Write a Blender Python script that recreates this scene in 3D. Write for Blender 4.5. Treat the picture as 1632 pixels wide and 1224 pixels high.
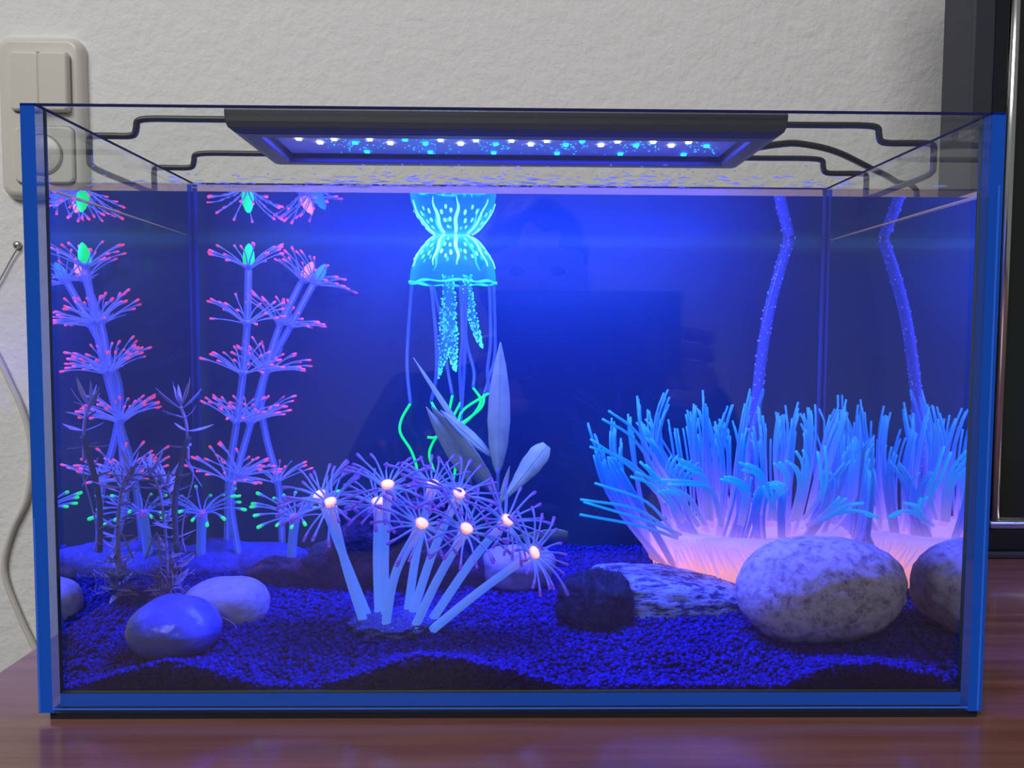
import bpy, math, random
import numpy as np
from mathutils import Vector, Matrix, noise

for o in list(bpy.data.objects): bpy.data.objects.remove(o)
SC = bpy.context.scene
COL = SC.collection
random.seed(7)
rng = np.random.default_rng(7)

# ------------------------------------------------------------------ camera
CAM = np.array([-0.00697, -0.33260, 0.16282])
PITCH, YAW, ROLL, F = 0.05963, 0.01548, -0.00525, 1252.4
def _axes():
    cp, sp, cy, sy = math.cos(PITCH), math.sin(PITCH), math.cos(YAW), math.sin(YAW)
    f = np.array([sy*cp, cy*cp, -sp]); r = np.array([cy, -sy, 0]); u = np.cross(r, f)
    return r*math.cos(ROLL)-u*math.sin(ROLL), u*math.cos(ROLL)+r*math.sin(ROLL), f
RT, UP, FW = _axes()
cd = bpy.data.cameras.new('camera'); cam = bpy.data.objects.new('camera', cd); COL.objects.link(cam)
cam.matrix_world = Matrix([[RT[0], UP[0], -FW[0], CAM[0]], [RT[1], UP[1], -FW[1], CAM[1]], [RT[2], UP[2], -FW[2], CAM[2]], [0, 0, 0, 1]])
cd.sensor_fit = 'HORIZONTAL'; cd.sensor_width = 36; cd.lens = F/1632*36; cd.clip_start = 0.002; cd.clip_end = 50
SC.camera = cam

# ------------------------------------------------------------------ world, lights, exposure
wd = bpy.data.worlds.new('room_light'); SC.world = wd; wd.use_nodes = True
bg = wd.node_tree.nodes['Background']; bg.inputs[0].default_value = (0.50, 0.50, 0.50, 1); bg.inputs[1].default_value = 0.34
def area(name, loc, target, sx, sy, power, color):
    l = bpy.data.lights.new(name, 'AREA'); l.shape = 'RECTANGLE'; l.size = sx; l.size_y = sy; l.energy = power; l.color = color
    o = bpy.data.objects.new(name, l); COL.objects.link(o); o.location = loc
    o.rotation_euler = (Vector(target)-Vector(loc)).to_track_quat('-Z', 'Y').to_euler(); return o
area('added_room_fill', (-0.95, -1.90, 2.10), (0.2, 0.4, 0.15), 2.0, 1.0, 53, (1.0, 0.98, 0.955))  # added unseen fill light, set left to brighten the wall beside the screen
SC.view_settings.view_transform = 'Standard'; SC.view_settings.look = 'None'
SC.view_settings.exposure = 0.0; SC.view_settings.gamma = 1.0; SC.view_settings.use_curve_mapping = False
try:
    cy = SC.cycles
    cy.use_denoising = True; cy.transparent_max_bounces = 48; cy.max_bounces = 10; cy.glossy_bounces = 6; cy.diffuse_bounces = 4
    cy.sample_clamp_indirect = 4.0; cy.caustics_reflective = False; cy.caustics_refractive = False
except Exception:
    pass

# ------------------------------------------------------------------ helpers
def at(px, py, y):
    """The point at depth y that shows at this pixel."""
    d = RT*(px-816)/F - UP*(py-612)/F + FW
    return CAM + d*((y-CAM[1])/d[1])
def S(y): return (y-CAM[1])/F            # metres per pixel at depth y

def new_mat(name):
    m = bpy.data.materials.new(name); m.use_nodes = True
    nt = m.node_tree; nt.nodes.clear(); out = nt.nodes.new('ShaderNodeOutputMaterial')
    return m, nt, out
def N(nt, typ, **kw):
    n = nt.nodes.new('ShaderNode'+typ)
    for k, v in kw.items():
        if k in n.inputs.keys(): n.inputs[k].default_value = v
        else: setattr(n, k, v)
    return n
def c4(c): return (c[0], c[1], c[2], 1)
def ramp(nt, stops, src):
    r = nt.nodes.new('ShaderNodeValToRGB'); e = r.color_ramp.elements
    while len(e) < len(stops): e.new(0.5)
    for q, (p, c) in zip(e, stops): q.position = p; q.color = c4(c)
    nt.links.new(src, r.inputs[0]); return r.outputs[0]
def tnoise(nt, scale, detail=3, rough=0.55, stretch=None):
    tc = nt.nodes.new('ShaderNodeTexCoord'); src = tc.outputs['Object']
    if stretch:
        mp = nt.nodes.new('ShaderNodeMapping'); mp.inputs['Scale'].default_value = stretch
        nt.links.new(src, mp.inputs[0]); src = mp.outputs[0]
    n = N(nt, 'TexNoise', Scale=scale, Detail=detail, Roughness=rough); nt.links.new(src, n.inputs['Vector']); return n.outputs['Fac']
def plain(name, col, rough=0.5, metal=0.0, emit=None, es=0.0, bump=None, stops=None, nscale=200, spec=0.5, stretch=None, sss=0):
    m, nt, out = new_mat(name); p = nt.nodes.new('ShaderNodeBsdfPrincipled'); nt.links.new(p.outputs[0], out.inputs[0])
    p.inputs['Base Color'].default_value = c4(col); p.inputs['Roughness'].default_value = rough; p.inputs['Metallic'].default_value = metal
    p.inputs['Specular IOR Level'].default_value = spec
    if stops: nt.links.new(ramp(nt, stops, tnoise(nt, nscale, 5, 0.6, stretch)), p.inputs['Base Color'])
    if emit:
        p.inputs['Emission Color'].default_value = c4(emit); p.inputs['Emission Strength'].default_value = es
    if bump:
        b = nt.nodes.new('ShaderNodeBump'); b.inputs['Strength'].default_value = bump[1]; b.inputs['Distance'].default_value = bump[2]
        nt.links.new(tnoise(nt, bump[0], 4), b.inputs['Height']); nt.links.new(b.outputs[0], p.inputs['Normal'])
    m.cycles.emission_sampling = 'NONE'
    return m
def graded(name, stops, estops, es, rough=0.45, alpha=None, bysampling='NONE'):
    """Silicone whose own colour, and the glow it gives off under the violet LEDs, change along its length."""
    m, nt, out = new_mat(name); p = nt.nodes.new('ShaderNodeBsdfPrincipled')
    a = nt.nodes.new('ShaderNodeAttribute'); a.attribute_name = 't'
    nt.links.new(ramp(nt, stops, a.outputs['Fac']), p.inputs['Base Color'])
    nt.links.new(ramp(nt, estops, a.outputs['Fac']), p.inputs['Emission Color'])
    p.inputs['Emission Strength'].default_value = es; p.inputs['Roughness'].default_value = rough
    if alpha is None: nt.links.new(p.outputs[0], out.inputs[0])
    else:
        tr = nt.nodes.new('ShaderNodeBsdfTransparent'); mx = nt.nodes.new('ShaderNodeMixShader'); mx.inputs[0].default_value = alpha
        nt.links.new(tr.outputs[0], mx.inputs[1]); nt.links.new(p.outputs[0], mx.inputs[2]); nt.links.new(mx.outputs[0], out.inputs[0])
    m.cycles.emission_sampling = bysampling
    return m
def cosine(nt):
    g = nt.nodes.new('ShaderNodeNewGeometry'); d = N(nt, 'VectorMath', operation='DOT_PRODUCT')
    nt.links.new(g.outputs['Incoming'], d.inputs[0]); nt.links.new(g.outputs['Normal'], d.inputs[1])
    a = N(nt, 'Math', operation='ABSOLUTE'); nt.links.new(d.outputs['Value'], a.inputs[0]); return a.outputs[0]
def clear_mat(name, tint, lo=None, hi=None, rough=0.0, bump=None, gloss=(0.96, 0.97, 1.0), haze=None, f0=0.042):
    """Thin clear sheet. Without lo/hi: Schlick reflection of glass. With: total reflection for rays flatter than lo, clear above hi."""
    m, nt, out = new_mat(name); tr = N(nt, 'BsdfTransparent', Color=c4(tint)); gl = N(nt, 'BsdfGlossy', Color=c4(gloss), Roughness=rough)
    mx = nt.nodes.new('ShaderNodeMixShader'); c = cosine(nt)
    if lo is None:
        i = N(nt, 'Math', operation='SUBTRACT'); i.inputs[0].default_value = 1; nt.links.new(c, i.inputs[1])
        pw = N(nt, 'Math', operation='POWER'); nt.links.new(i.outputs[0], pw.inputs[0]); pw.inputs[1].default_value = 5
        ma = N(nt, 'Math', operation='MULTIPLY_ADD'); nt.links.new(pw.outputs[0], ma.inputs[0]); ma.inputs[1].default_value = 1-f0*1.5 if f0 > 0.02 else f0*8; ma.inputs[2].default_value = f0
        fac = ma.outputs[0]
    else:
        mr = nt.nodes.new('ShaderNodeMapRange'); mr.inputs['From Min'].default_value = lo; mr.inputs['From Max'].default_value = hi
        mr.inputs['To Min'].default_value = 1.0; mr.inputs['To Max'].default_value = 0.02; nt.links.new(c, mr.inputs['Value']); fac = mr.outputs[0]
    if bump:
        b = nt.nodes.new('ShaderNodeBump'); b.inputs['Strength'].default_value = bump[1]; b.inputs['Distance'].default_value = bump[2]
        nt.links.new(tnoise(nt, bump[0], 2, 0.5, bump[3] if len(bump) > 3 else None), b.inputs['Height']); nt.links.new(b.outputs[0], gl.inputs['Normal'])
    if haze:
        vs = N(nt, 'VolumeScatter', Color=c4(haze[1]), Density=haze[0], Anisotropy=0.1); nt.links.new(vs.outputs[0], out.inputs['Volume'])
    nt.links.new(fac, mx.inputs[0]); nt.links.new(tr.outputs[0], mx.inputs[1]); nt.links.new(gl.outputs[0], mx.inputs[2]); nt.links.new(mx.outputs[0], out.inputs[0])
    return m
def lucent(name, col, tcol, mix=0.6, glow=None, gs=0.0):
    m, nt, out = new_mat(name); d = N(nt, 'BsdfDiffuse', Color=c4(col)); t = N(nt, 'BsdfTranslucent', Color=c4(tcol))
    mx = nt.nodes.new('ShaderNodeMixShader'); mx.inputs[0].default_value = mix
    nt.links.new(d.outputs[0], mx.inputs[1]); nt.links.new(t.outputs[0], mx.inputs[2]); last = mx.outputs[0]
    if glow:
        e = N(nt, 'Emission', Color=c4(glow), Strength=gs); ad = nt.nodes.new('ShaderNodeAddShader')
        nt.links.new(last, ad.inputs[0]); nt.links.new(e.outputs[0], ad.inputs[1]); last = ad.outputs[0]
    nt.links.new(last, out.inputs[0]); m.cycles.emission_sampling = 'NONE'; return m

class MB:
    """Collects shapes into one mesh."""
    def __init__(s): s.v = []; s.f = []; s.t = []; s.mi = []
    def add(s, v, f, t=0.0, mi=0):
        b = len(s.v); s.v += [tuple(p) for p in v]; s.f += [tuple(i+b for i in q) for q in f]
        s.t += list(t) if hasattr(t, '__len__') else [t]*len(v); s.mi += [mi]*len(f); return s
    def box(s, x0, x1, y0, y1, z0, z1, mi=0):
        v = [(x, y, z) for x in (x0, x1) for y in (y0, y1) for z in (z0, z1)]
        return s.add(v, [(0, 1, 3, 2), (4, 6, 7, 5), (0, 4, 5, 1), (2, 3, 7, 6), (0, 2, 6, 4), (1, 5, 7, 3)], 0, mi)
    def tube(s, pts, rad, n=8, t0=0.0, t1=1.0, mi=0, cap=True):
        P = np.array(pts, float); k = len(P); R = rad if hasattr(rad, '__len__') else [rad]*k
        T = np.gradient(P, axis=0); T /= np.linalg.norm(T, axis=1)[:, None]+1e-12
        a = np.array([0, 0, 1.0]) if abs(T[0][2]) < 0.9 else np.array([1.0, 0, 0])
        u = np.cross(T[0], a); u /= np.linalg.norm(u); v = []; tt = []
        for i in range(k):
            u = u-T[i]*(u@T[i]); u /= np.linalg.norm(u)+1e-12; w = np.cross(T[i], u)
            for j in range(n):
                g = 2*math.pi*j/n; v.append(P[i]+R[i]*(u*math.cos(g)+w*math.sin(g))); tt.append(t0+(t1-t0)*i/(k-1))
        f = [(i*n+j, i*n+(j+1) % n, (i+1)*n+(j+1) % n, (i+1)*n+j) for i in range(k-1) for j in range(n)]
        if cap: f += [tuple(range(n-1, -1, -1)), tuple((k-1)*n+j for j in range(n))]
        return s.add(v, f, tt, mi)
    def lathe(s, prof, n=24, c=(0, 0, 0), mi=0, axis=None):
        M = Matrix.Identity(3) if axis is None else Vector((0, 0, 1)).rotation_difference(Vector(axis)).to_matrix()
        v = []; tt = []
        for i, (r, z) in enumerate(prof):
            for j in range(n):
                g = 2*math.pi*j/n; v.append(tuple(M @ Vector((r*math.cos(g), r*math.sin(g), z))+Vector(c))); tt.append(i/(len(prof)-1))
        f = [(i*n+j, i*n+(j+1) % n, (i+1)*n+(j+1) % n, (i+1)*n+j) for i in range(len(prof)-1) for j in range(n)]
        f += [tuple(range(n-1, -1, -1)), tuple((len(prof)-1)*n+j for j in range(n))]
        return s.add(v, f, tt, mi)
    def mesh(s, name, mats, off=(0, 0, 0), smooth=True):
        me = bpy.data.meshes.new(name); o = Vector(off)
        me.from_pydata([tuple(Vector(p)-o) for p in s.v], [], s.f)
        for m in (mats if isinstance(mats, (list, tuple)) else [mats]): me.materials.append(m)
        if any(s.mi): me.polygons.foreach_set('material_index', s.mi)
        if any(s.t): me.attributes.new('t', 'FLOAT', 'POINT').data.foreach_set('value', s.t)
        if smooth: me.polygons.foreach_set('use_smooth', [True]*len(s.f))
        me.update(); return me

def wloc(o):
    p = Vector((0, 0, 0))
    while o is not None: p = p+o.location; o = o.parent
    return p
def tag(o, label=None, cat=None, group=None, kind=None):
    for k, v in (('label', label), ('category', cat), ('group', group), ('kind', kind)):
        if v: o[k] = v
    return o
def thing(name, label, cat, loc=(0, 0, 0), group=None):
    o = bpy.data.objects.new(name, None); COL.objects.link(o); o.location = loc; o.empty_display_size = 0.02
    return tag(o, label, cat, group)
def part(name, mb, mats, parent=None, smooth=True, loc=None, label=None, kind=None, bevel=None):
    """Link a mesh built in world coordinates as one object."""
    base = wloc(parent) if parent else Vector((0, 0, 0))
    if loc is None: loc = base
    me = mb.mesh(name, mats, loc, smooth); o = bpy.data.objects.new(name, me); COL.objects.link(o)
    if parent: o.parent = parent
    o.location = Vector(loc)-base
    if bevel:
        b = o.modifiers.new('bevel', 'BEVEL'); b.width = bevel; b.segments = 3; b.limit_method = 'ANGLE'
    return tag(o, label, None, None, kind)
def place(name, me, parent, mat):
    o = bpy.data.objects.new(name, me); COL.objects.link(o); o.parent = parent; o.matrix_basis = mat; return o
def spline(ctrl, n=16):
    """Catmull-Rom through the points."""
    P = np.array(ctrl, float); P = np.vstack([2*P[0]-P[1], P, 2*P[-1]-P[-2]]); out = []; k = len(P)-3
    for i in range(n):
        u = i/(n-1)*k; j = min(int(u), k-1); u -= j; a, b, c, d = P[j:j+4]
        out.append(0.5*((2*b)+(c-a)*u+(2*a-5*b+4*c-d)*u*u+(3*b-a-3*c+d)*u**3))
    return np.array(out)

# ------------------------------------------------------------------ dimensions
W2, D, H, WL, G = 0.205, 0.173, 0.2578, 0.2242, 0.0060      # half width, depth, height, water level, glass thickness
TZ = -0.0034                                                # table top
XI = W2-G
WALL_Y = 0.447

# ------------------------------------------------------------------ setting
wall_m = plain('wall_plaster', (0.84, 0.835, 0.83), 0.9, bump=(95, 0.45, 0.004), spec=0.2)
wmb = MB(); wmb.box(-2.2, 2.2, WALL_Y, WALL_Y+0.1, -0.75, 1.8)
tag(part('wall_back', wmb, wall_m, smooth=False), 'off-white rough plastered wall behind the tank', None, None, 'structure')
fl = plain('floor_boards', (0.040, 0.030, 0.024), 0.7)
fmb = MB(); fmb.box(-2.2, 2.2, -2.6, WALL_Y, -0.80, -0.75)
tag(part('floor', fmb, fl, smooth=False), 'dull brown floor under the table', None, None, 'structure')

def wood_mat():
    m, nt, out = new_mat('brown_wood'); p = nt.nodes.new('ShaderNodeBsdfPrincipled'); nt.links.new(p.outputs[0], out.inputs[0])
    f = tnoise(nt, 14, 6, 0.6, (0.35, 9, 6))
    nt.links.new(ramp(nt, [(0.25, (0.14, 0.050, 0.042)), (0.5, (0.22, 0.088, 0.072)), (0.75, (0.30, 0.128, 0.102))], f), p.inputs['Base Color'])
    p.inputs['Roughness'].default_value = 0.27; p.inputs['Coat Weight'].default_value = 0.6; p.inputs['Coat Roughness'].default_value = 0.10
    b = nt.nodes.new('ShaderNodeBump'); b.inputs['Strength'].default_value = 0.12; b.inputs['Distance'].default_value = 0.001
    nt.links.new(f, b.inputs['Height']); nt.links.new(b.outputs[0], p.inputs['Normal'])
    return m
wood = wood_mat()
tb = thing('table', 'dark reddish brown wooden table carrying the fish tank and the black screen', 'table', (0.35, 0.1, -0.75))
t_ = MB(); t_.box(-0.254, 1.15, -0.26, 0.425, TZ-0.028, TZ); part('tabletop', t_, wood, tb, False, bevel=0.002)
for lx in (-0.20, 1.09):
    for ly in (-0.2, 0.37):
        t_ = MB(); t_.box(lx-0.025, lx+0.025, ly-0.025, ly+0.025, -0.75, TZ-0.028); part('leg', t_, wood, tb, False, bevel=0.002)

# ------------------------------------------------------------------ aquarium
glass = clear_mat('clear_glass', (0.975, 0.985, 0.985))
wet_glass = clear_mat('wet_glass', (0.985, 0.99, 0.99), f0=0.004)     # wetted by water and film on both faces
edge = lucent('glass_edge', (0.008, 0.05, 0.10), (0.012, 0.07, 0.22), 0.6, (0.006, 0.046, 0.33), 0.8)  # its emission stands in for lamp light guided out through the glass edge
rim_m = lucent('ground_rim', (0.05, 0.05, 0.20), (0.06, 0.07, 0.35), 0.5)
aq = thing('aquarium', 'rectangular clear glass fish tank full of blue-lit water on the wooden table', 'aquarium', (0, D/2, 0))
def pane(x0, x1, y0, y1, z0, z1, thin):
    mb = MB(); v = [(x, y, z) for x in (x0, x1) for y in (y0, y1) for z in (z0, z1)]
    fs = {'x': [(0, 1, 3, 2), (4, 6, 7, 5)], 'y': [(0, 4, 5, 1), (2, 3, 7, 6)], 'z': [(0, 2, 6, 4), (1, 5, 7, 3)]}
    b = 0
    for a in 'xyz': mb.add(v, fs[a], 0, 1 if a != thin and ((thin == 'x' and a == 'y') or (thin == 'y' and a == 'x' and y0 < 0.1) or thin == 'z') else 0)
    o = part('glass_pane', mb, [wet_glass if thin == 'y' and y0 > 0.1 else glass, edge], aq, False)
    if thin != 'z':                                          # the ground arris along the rim
        r = MB(); w = 0.00045
        if thin == 'y': r.box(x0-(G if y0 < 0.1 else 0), x1+(G if y0 < 0.1 else 0), y0, y0+2*w, z1-2*w, z1+0.0001)
        else: xa = x0 if x0 > 0 else x1; r.box(xa-w, xa+w, y0, y1, z1-1.6*w, z1+0.0001)
        part('rim_edge', r, rim_m, o, False)
    return o
pane(-XI, XI, 0, G, 0, H, 'y')
pane(-XI, XI, D-G, D, 0, H, 'y')
pane(-W2, -XI, 0, D, 0, H, 'x')
pane(XI, W2, 0, D, 0, H, 'x')
pane(-XI, XI, G, D-G, 0, G, 'z')
line_m = lucent('edge_glow_strip', (0.05, 0.15, 0.35), (0.05, 0.15, 0.5), 0.5, (0.02, 0.10, 0.55), 0.5)  # glowing strips added to paint the bright line along the glass edges
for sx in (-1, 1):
    e_ = MB(); x = sx*(W2-0.0006) if sx < 0 else W2-0.0018; e_.box(x-0.00035, x+0.00035, -0.0002, 0.0004, 0.0006, 0.085 if sx < 0 else H-0.03); part('edge_glow_strip', e_, line_m, aq, False)
e_ = MB(); e_.box(-XI, XI, -0.0002, 0.0003, 0.0014, 0.0020); part('edge_glow_strip', e_, line_m, aq, False)
seam_m = lucent('silicone', (0.10, 0.15, 0.16), (0.12, 0.18, 0.18), 0.5)
for sx in (-1, 1):
    s_ = MB(); x = sx*(XI-0.0005)
    s_.tube([(x-sx*0.0012, D-G-0.0012, z) for z in (G, 0.1, H-0.001)], 0.0014, 8); part('silicone_seam', s_, seam_m, aq)
    s_ = MB(); s_.tube([(x, G+0.0004, z) for z in (G, 0.1, H-0.001)], 0.0007, 6); part('silicone_seam', s_, seam_m, aq)
s_ = MB(); s_.tube([(x, G+0.0004, G+0.0004) for x in (-XI, 0, XI)], 0.0007, 6); part('silicone_seam', s_, seam_m, aq)
mat_m = plain('foam_mat', (0.006, 0.007, 0.015), 0.9)
m_ = MB(); m_.box(-W2+0.004, W2-0.001, 0.0015, D-0.002, TZ, 0); part('foam_mat', m_, mat_m, aq, False, label='thin black foam mat under the glass')
film = plain('blue_film', (0.05, 0.10, 0.022), 0.8, spec=0.05)
f_ = MB(); f_.box(-W2, W2, D+0.0004, D+0.0012, 0.001, WL+0.001); part('background_film', f_, film, aq, False, label='dark blue film on the outside of the back pane')

# pale streaks standing in for caustic light, inside the front pane above the water
def light_scribbles():
    mb = MB(); rd = random.Random(3)
    for _ in range(420):
        px = min(1500, max(75, rd.gauss(760, 290))); py = 299-abs(rd.gauss(0, 11)) if rd.random() < 0.85 else rd.uniform(262, 298)
        p = at(px, py, G+0.0002); L = rd.uniform(0.0008, 0.0062)*(1.0 if py > 280 else 0.35); h = rd.uniform(0.00010, 0.00028)
        n = 5; mb.tube([(p[0]+L*(i/(n-1)-0.5), p[1], p[2]+0.0005*noise.noise(Vector((p[0]*300+i, p[2]*900, 0)))) for i in range(n)], [h*0.3, h, h*1.15, h, h*0.3], 5)
    part('caustic_streaks', mb, lucent('pale_streak', (0.6, 0.64, 0.95), (0.85, 0.88, 1.0), 0.65), aq, kind='stuff', label='thin bluish streaks standing in for caustic light above the water line')
light_scribbles()

# water: a body with its upper skin and a meniscus that climbs the glass
HAZE = (0.4, (0.16, 0.55, 1.0))                              # faint cloudiness of the water
wtop = clear_mat('water_surface', (0.97, 0.98, 1.0), 0.24, 0.36, haze=HAZE, bump=(45, 0.012, 0.002, (1, 2.5, 1)))
wside = clear_mat('water_side', (0.82, 0.88, 1.0), 0.60, 0.72, haze=HAZE)
def water():
    mb = MB(); e = 0.0003; x1 = XI-e; y0, y1 = G+e, D-G-e; zb = G+e
    ins = [(0.0, 0.0026), (0.0004, 0.0014), (0.0012, 0.0005), (0.0026, 0.0), ]
    rings = [[(-x1+i, y0+i, WL+z), (x1-i, y0+i, WL+z), (x1-i, y1-i, WL+z), (-x1+i, y1-i, WL+z)] for i, z in ins]
    rings = [[(a, b, c) if b < 0.1 else (a, y1, WL) for a, b, c in r] for r in rings]
    base = [(-x1, y0, zb), (x1, y0, zb), (x1, y1, zb), (-x1, y1, zb)]
    v = base + [p for r in rings for p in r]
    f = [(3, 2, 1, 0)]; mi = [1]
    for j in range(4): f.append((j, (j+1) % 4, 4+(j+1) % 4, 4+j)); mi.append(1)
    for k in range(len(ins)-1):
        for j in range(4): f.append((4+4*k+j, 4+4*k+(j+1) % 4, 8+4*k+(j+1) % 4, 8+4*k+j)); mi.append(0)
    k = 4+4*(len(ins)-1); f.append((k, k+1, k+2, k+3)); mi.append(0)
    mb.add(v, f); mb.mi = mi
    o = part('water', mb, [wtop, wside], None, False, loc=(0, D/2, G))
    return tag(o, 'clear water filling the glass tank nearly to its rim', 'water', None, 'stuff')
water()

# ------------------------------------------------------------------ gravel
_fp = [(70, 1112), (130, 1092), (190, 1072), (270, 1052), (330, 1066), (400, 1090), (470, 1099), (560, 1078), (665, 1042), (740, 1050), (820, 1072), (900, 1098), (1000, 1105), (1150, 1103), (1230, 1096), (1330, 1062), (1400, 1056), (1480, 1074), (1550, 1100)]
_fx = [at(a, b, G+0.002)[0] for a, b in _fp]; _fz = [at(a, b, G+0.002)[2] for a, b in _fp]
def hgt(x, y):
    u = max(0.0, min(1.0, (y-G)/0.16)); s = u*u*(3-2*u)
    b = 0.0115+(0.0285-0.0115)*(0.55*u+0.45*s)
    k = math.exp(-((y-G)/0.017)**2)
    return max(G+0.0022, b*(1-k)+float(np.interp(x, _fx, _fz))*k+0.0016*noise.noise(Vector((x*26, y*26, 3))))
def ground(px, py):
    """Where the ray through this pixel meets the gravel."""
    lo, hi = G, D-G
    for _ in range(40):
        m = 0.5*(lo+hi); p = at(px, py, m)
        if p[2] > hgt(p[0], m): lo = m
        else: hi = m
    p = at(px, py, lo); return np.array([p[0], p[1], hgt(p[0], p[1])])
def gravel():
    nx, ny = 110, 50; v = []; x0, x1, y0, y1 = -XI+0.0001, XI-0.0001, G+0.0012, D-G-0.0006
    for j in range(ny):
        for i in range(nx):
            x = x0+(x1-x0)*i/(nx-1); y = y0+(y1-y0)*j/(ny-1); v.append((x, y, hgt(x, y)-0.0008))
    f = [(j*nx+i, j*nx+i+1, (j+1)*nx+i+1, (j+1)*nx+i) for j in range(ny-1) for i in range(nx-1)]
    k = len(v); v += [(x0+(x1-x0)*i/(nx-1), y0, G+0.0005) for i in range(nx)]
    f += [(k+i, k+i+1, i+1, i) for i in range(nx-1)]
    pts = []
    for _ in range(21000):
        y = y0+0.0008+(y1-y0-0.0016)*random.random()**1.25; x = random.uniform(x0+0.001, x1-0.001)
        pts.append((x, y, hgt(x, y)+random.uniform(-0.0008, 0.0005), random.uniform(0.0009, 0.0016)))
    for _ in range(5500):
        x = random.uniform(x0+0.001, x1-0.001); z = random.uniform(G+0.001, G+0.027)
        if z < hgt(x, y0): pts.append((x, y0+random.uniform(0.0004, 0.001), z, random.uniform(0.0009, 0.0013)))
    g = (1+5**0.5)/2
    iv = np.array([(-1, g, 0), (1, g, 0), (-1, -g, 0), (1, -g, 0), (0, -1, g), (0, 1, g), (0, -1, -g), (0, 1, -g), (g, 0, -1), (g, 0, 1), (-g, 0, -1), (-g, 0, 1)])/math.hypot(1, g)
    fi = np.array([(0, 11, 5), (0, 5, 1), (0, 1, 7), (0, 7, 10), (0, 10, 11), (1, 5, 9), (5, 11, 4), (11, 10, 2), (10, 7, 6), (7, 1, 8), (3, 9, 4), (3, 4, 2), (3, 2, 6), (3, 6, 8), (3, 8, 9), (4, 9, 5), (2, 4, 11), (6, 2, 10), (8, 6, 7), (9, 8, 1)])
    p = np.array(pts); n = len(p)
    q = rng.normal(size=(n, 4)); q /= np.linalg.norm(q, axis=1)[:, None]; a, b, c, d = q.T
    R = np.stack([1-2*(c*c+d*d), 2*(b*c-a*d), 2*(b*d+a*c), 2*(b*c+a*d), 1-2*(b*b+d*d), 2*(c*d-a*b), 2*(b*d-a*c), 2*(c*d+a*b), 1-2*(b*b+c*c)], 1).reshape(n, 3, 3)
    sc = rng.uniform(0.8, 1.15, (n, 1, 3)); loc = iv[None]*sc*(1+rng.uniform(-0.10, 0.10, (n, 12, 1)))
    V = np.einsum('nij,nkj->nki', R, loc)*p[:, 3][:, None, None]+p[:, None, :3]
    Fc = (fi[None]+12*np.arange(n)[:, None, None]).reshape(-1, 3)+len(v)
    allv = np.vstack([np.array(v), V.reshape(-1, 3)])-np.array([0, D/2, G])
    me = bpy.data.meshes.new('gravel'); me.from_pydata(allv.tolist(), [], f+Fc.tolist())
    t = np.concatenate([np.full(len(v), 0.3), np.repeat(rng.random(n), 12)]); me.attributes.new('t', 'FLOAT', 'POINT').data.foreach_set('value', t)
    me.polygons.foreach_set('use_smooth', [True]*len(me.polygons))
    m, nt, out = new_mat('dark_gravel'); pr = nt.nodes.new('ShaderNodeBsdfPrincipled'); nt.links.new(pr.outputs[0], out.inputs[0]); pr.inputs['Roughness'].default_value = 0.6; pr.inputs['Specular IOR Level'].default_value = 0.08
    at_ = nt.nodes.new('ShaderNodeAttribute'); at_.attribute_name = 't'
    nt.links.new(ramp(nt, [(0, (0.008, 0.008, 0.06)), (0.7, (0.014, 0.014, 0.14)), (1, (0.026, 0.026, 0.23))], at_.outputs['Fac']), pr.inputs['Base Color'])
    me.materials.append(m); o = bpy.data.objects.new('gravel', me); COL.objects.link(o); o.location = (0, D/2, G)
    tag(o, 'fine dark gravel bed sloping up to the back of the tank', 'gravel', None, 'stuff')
gravel()

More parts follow.
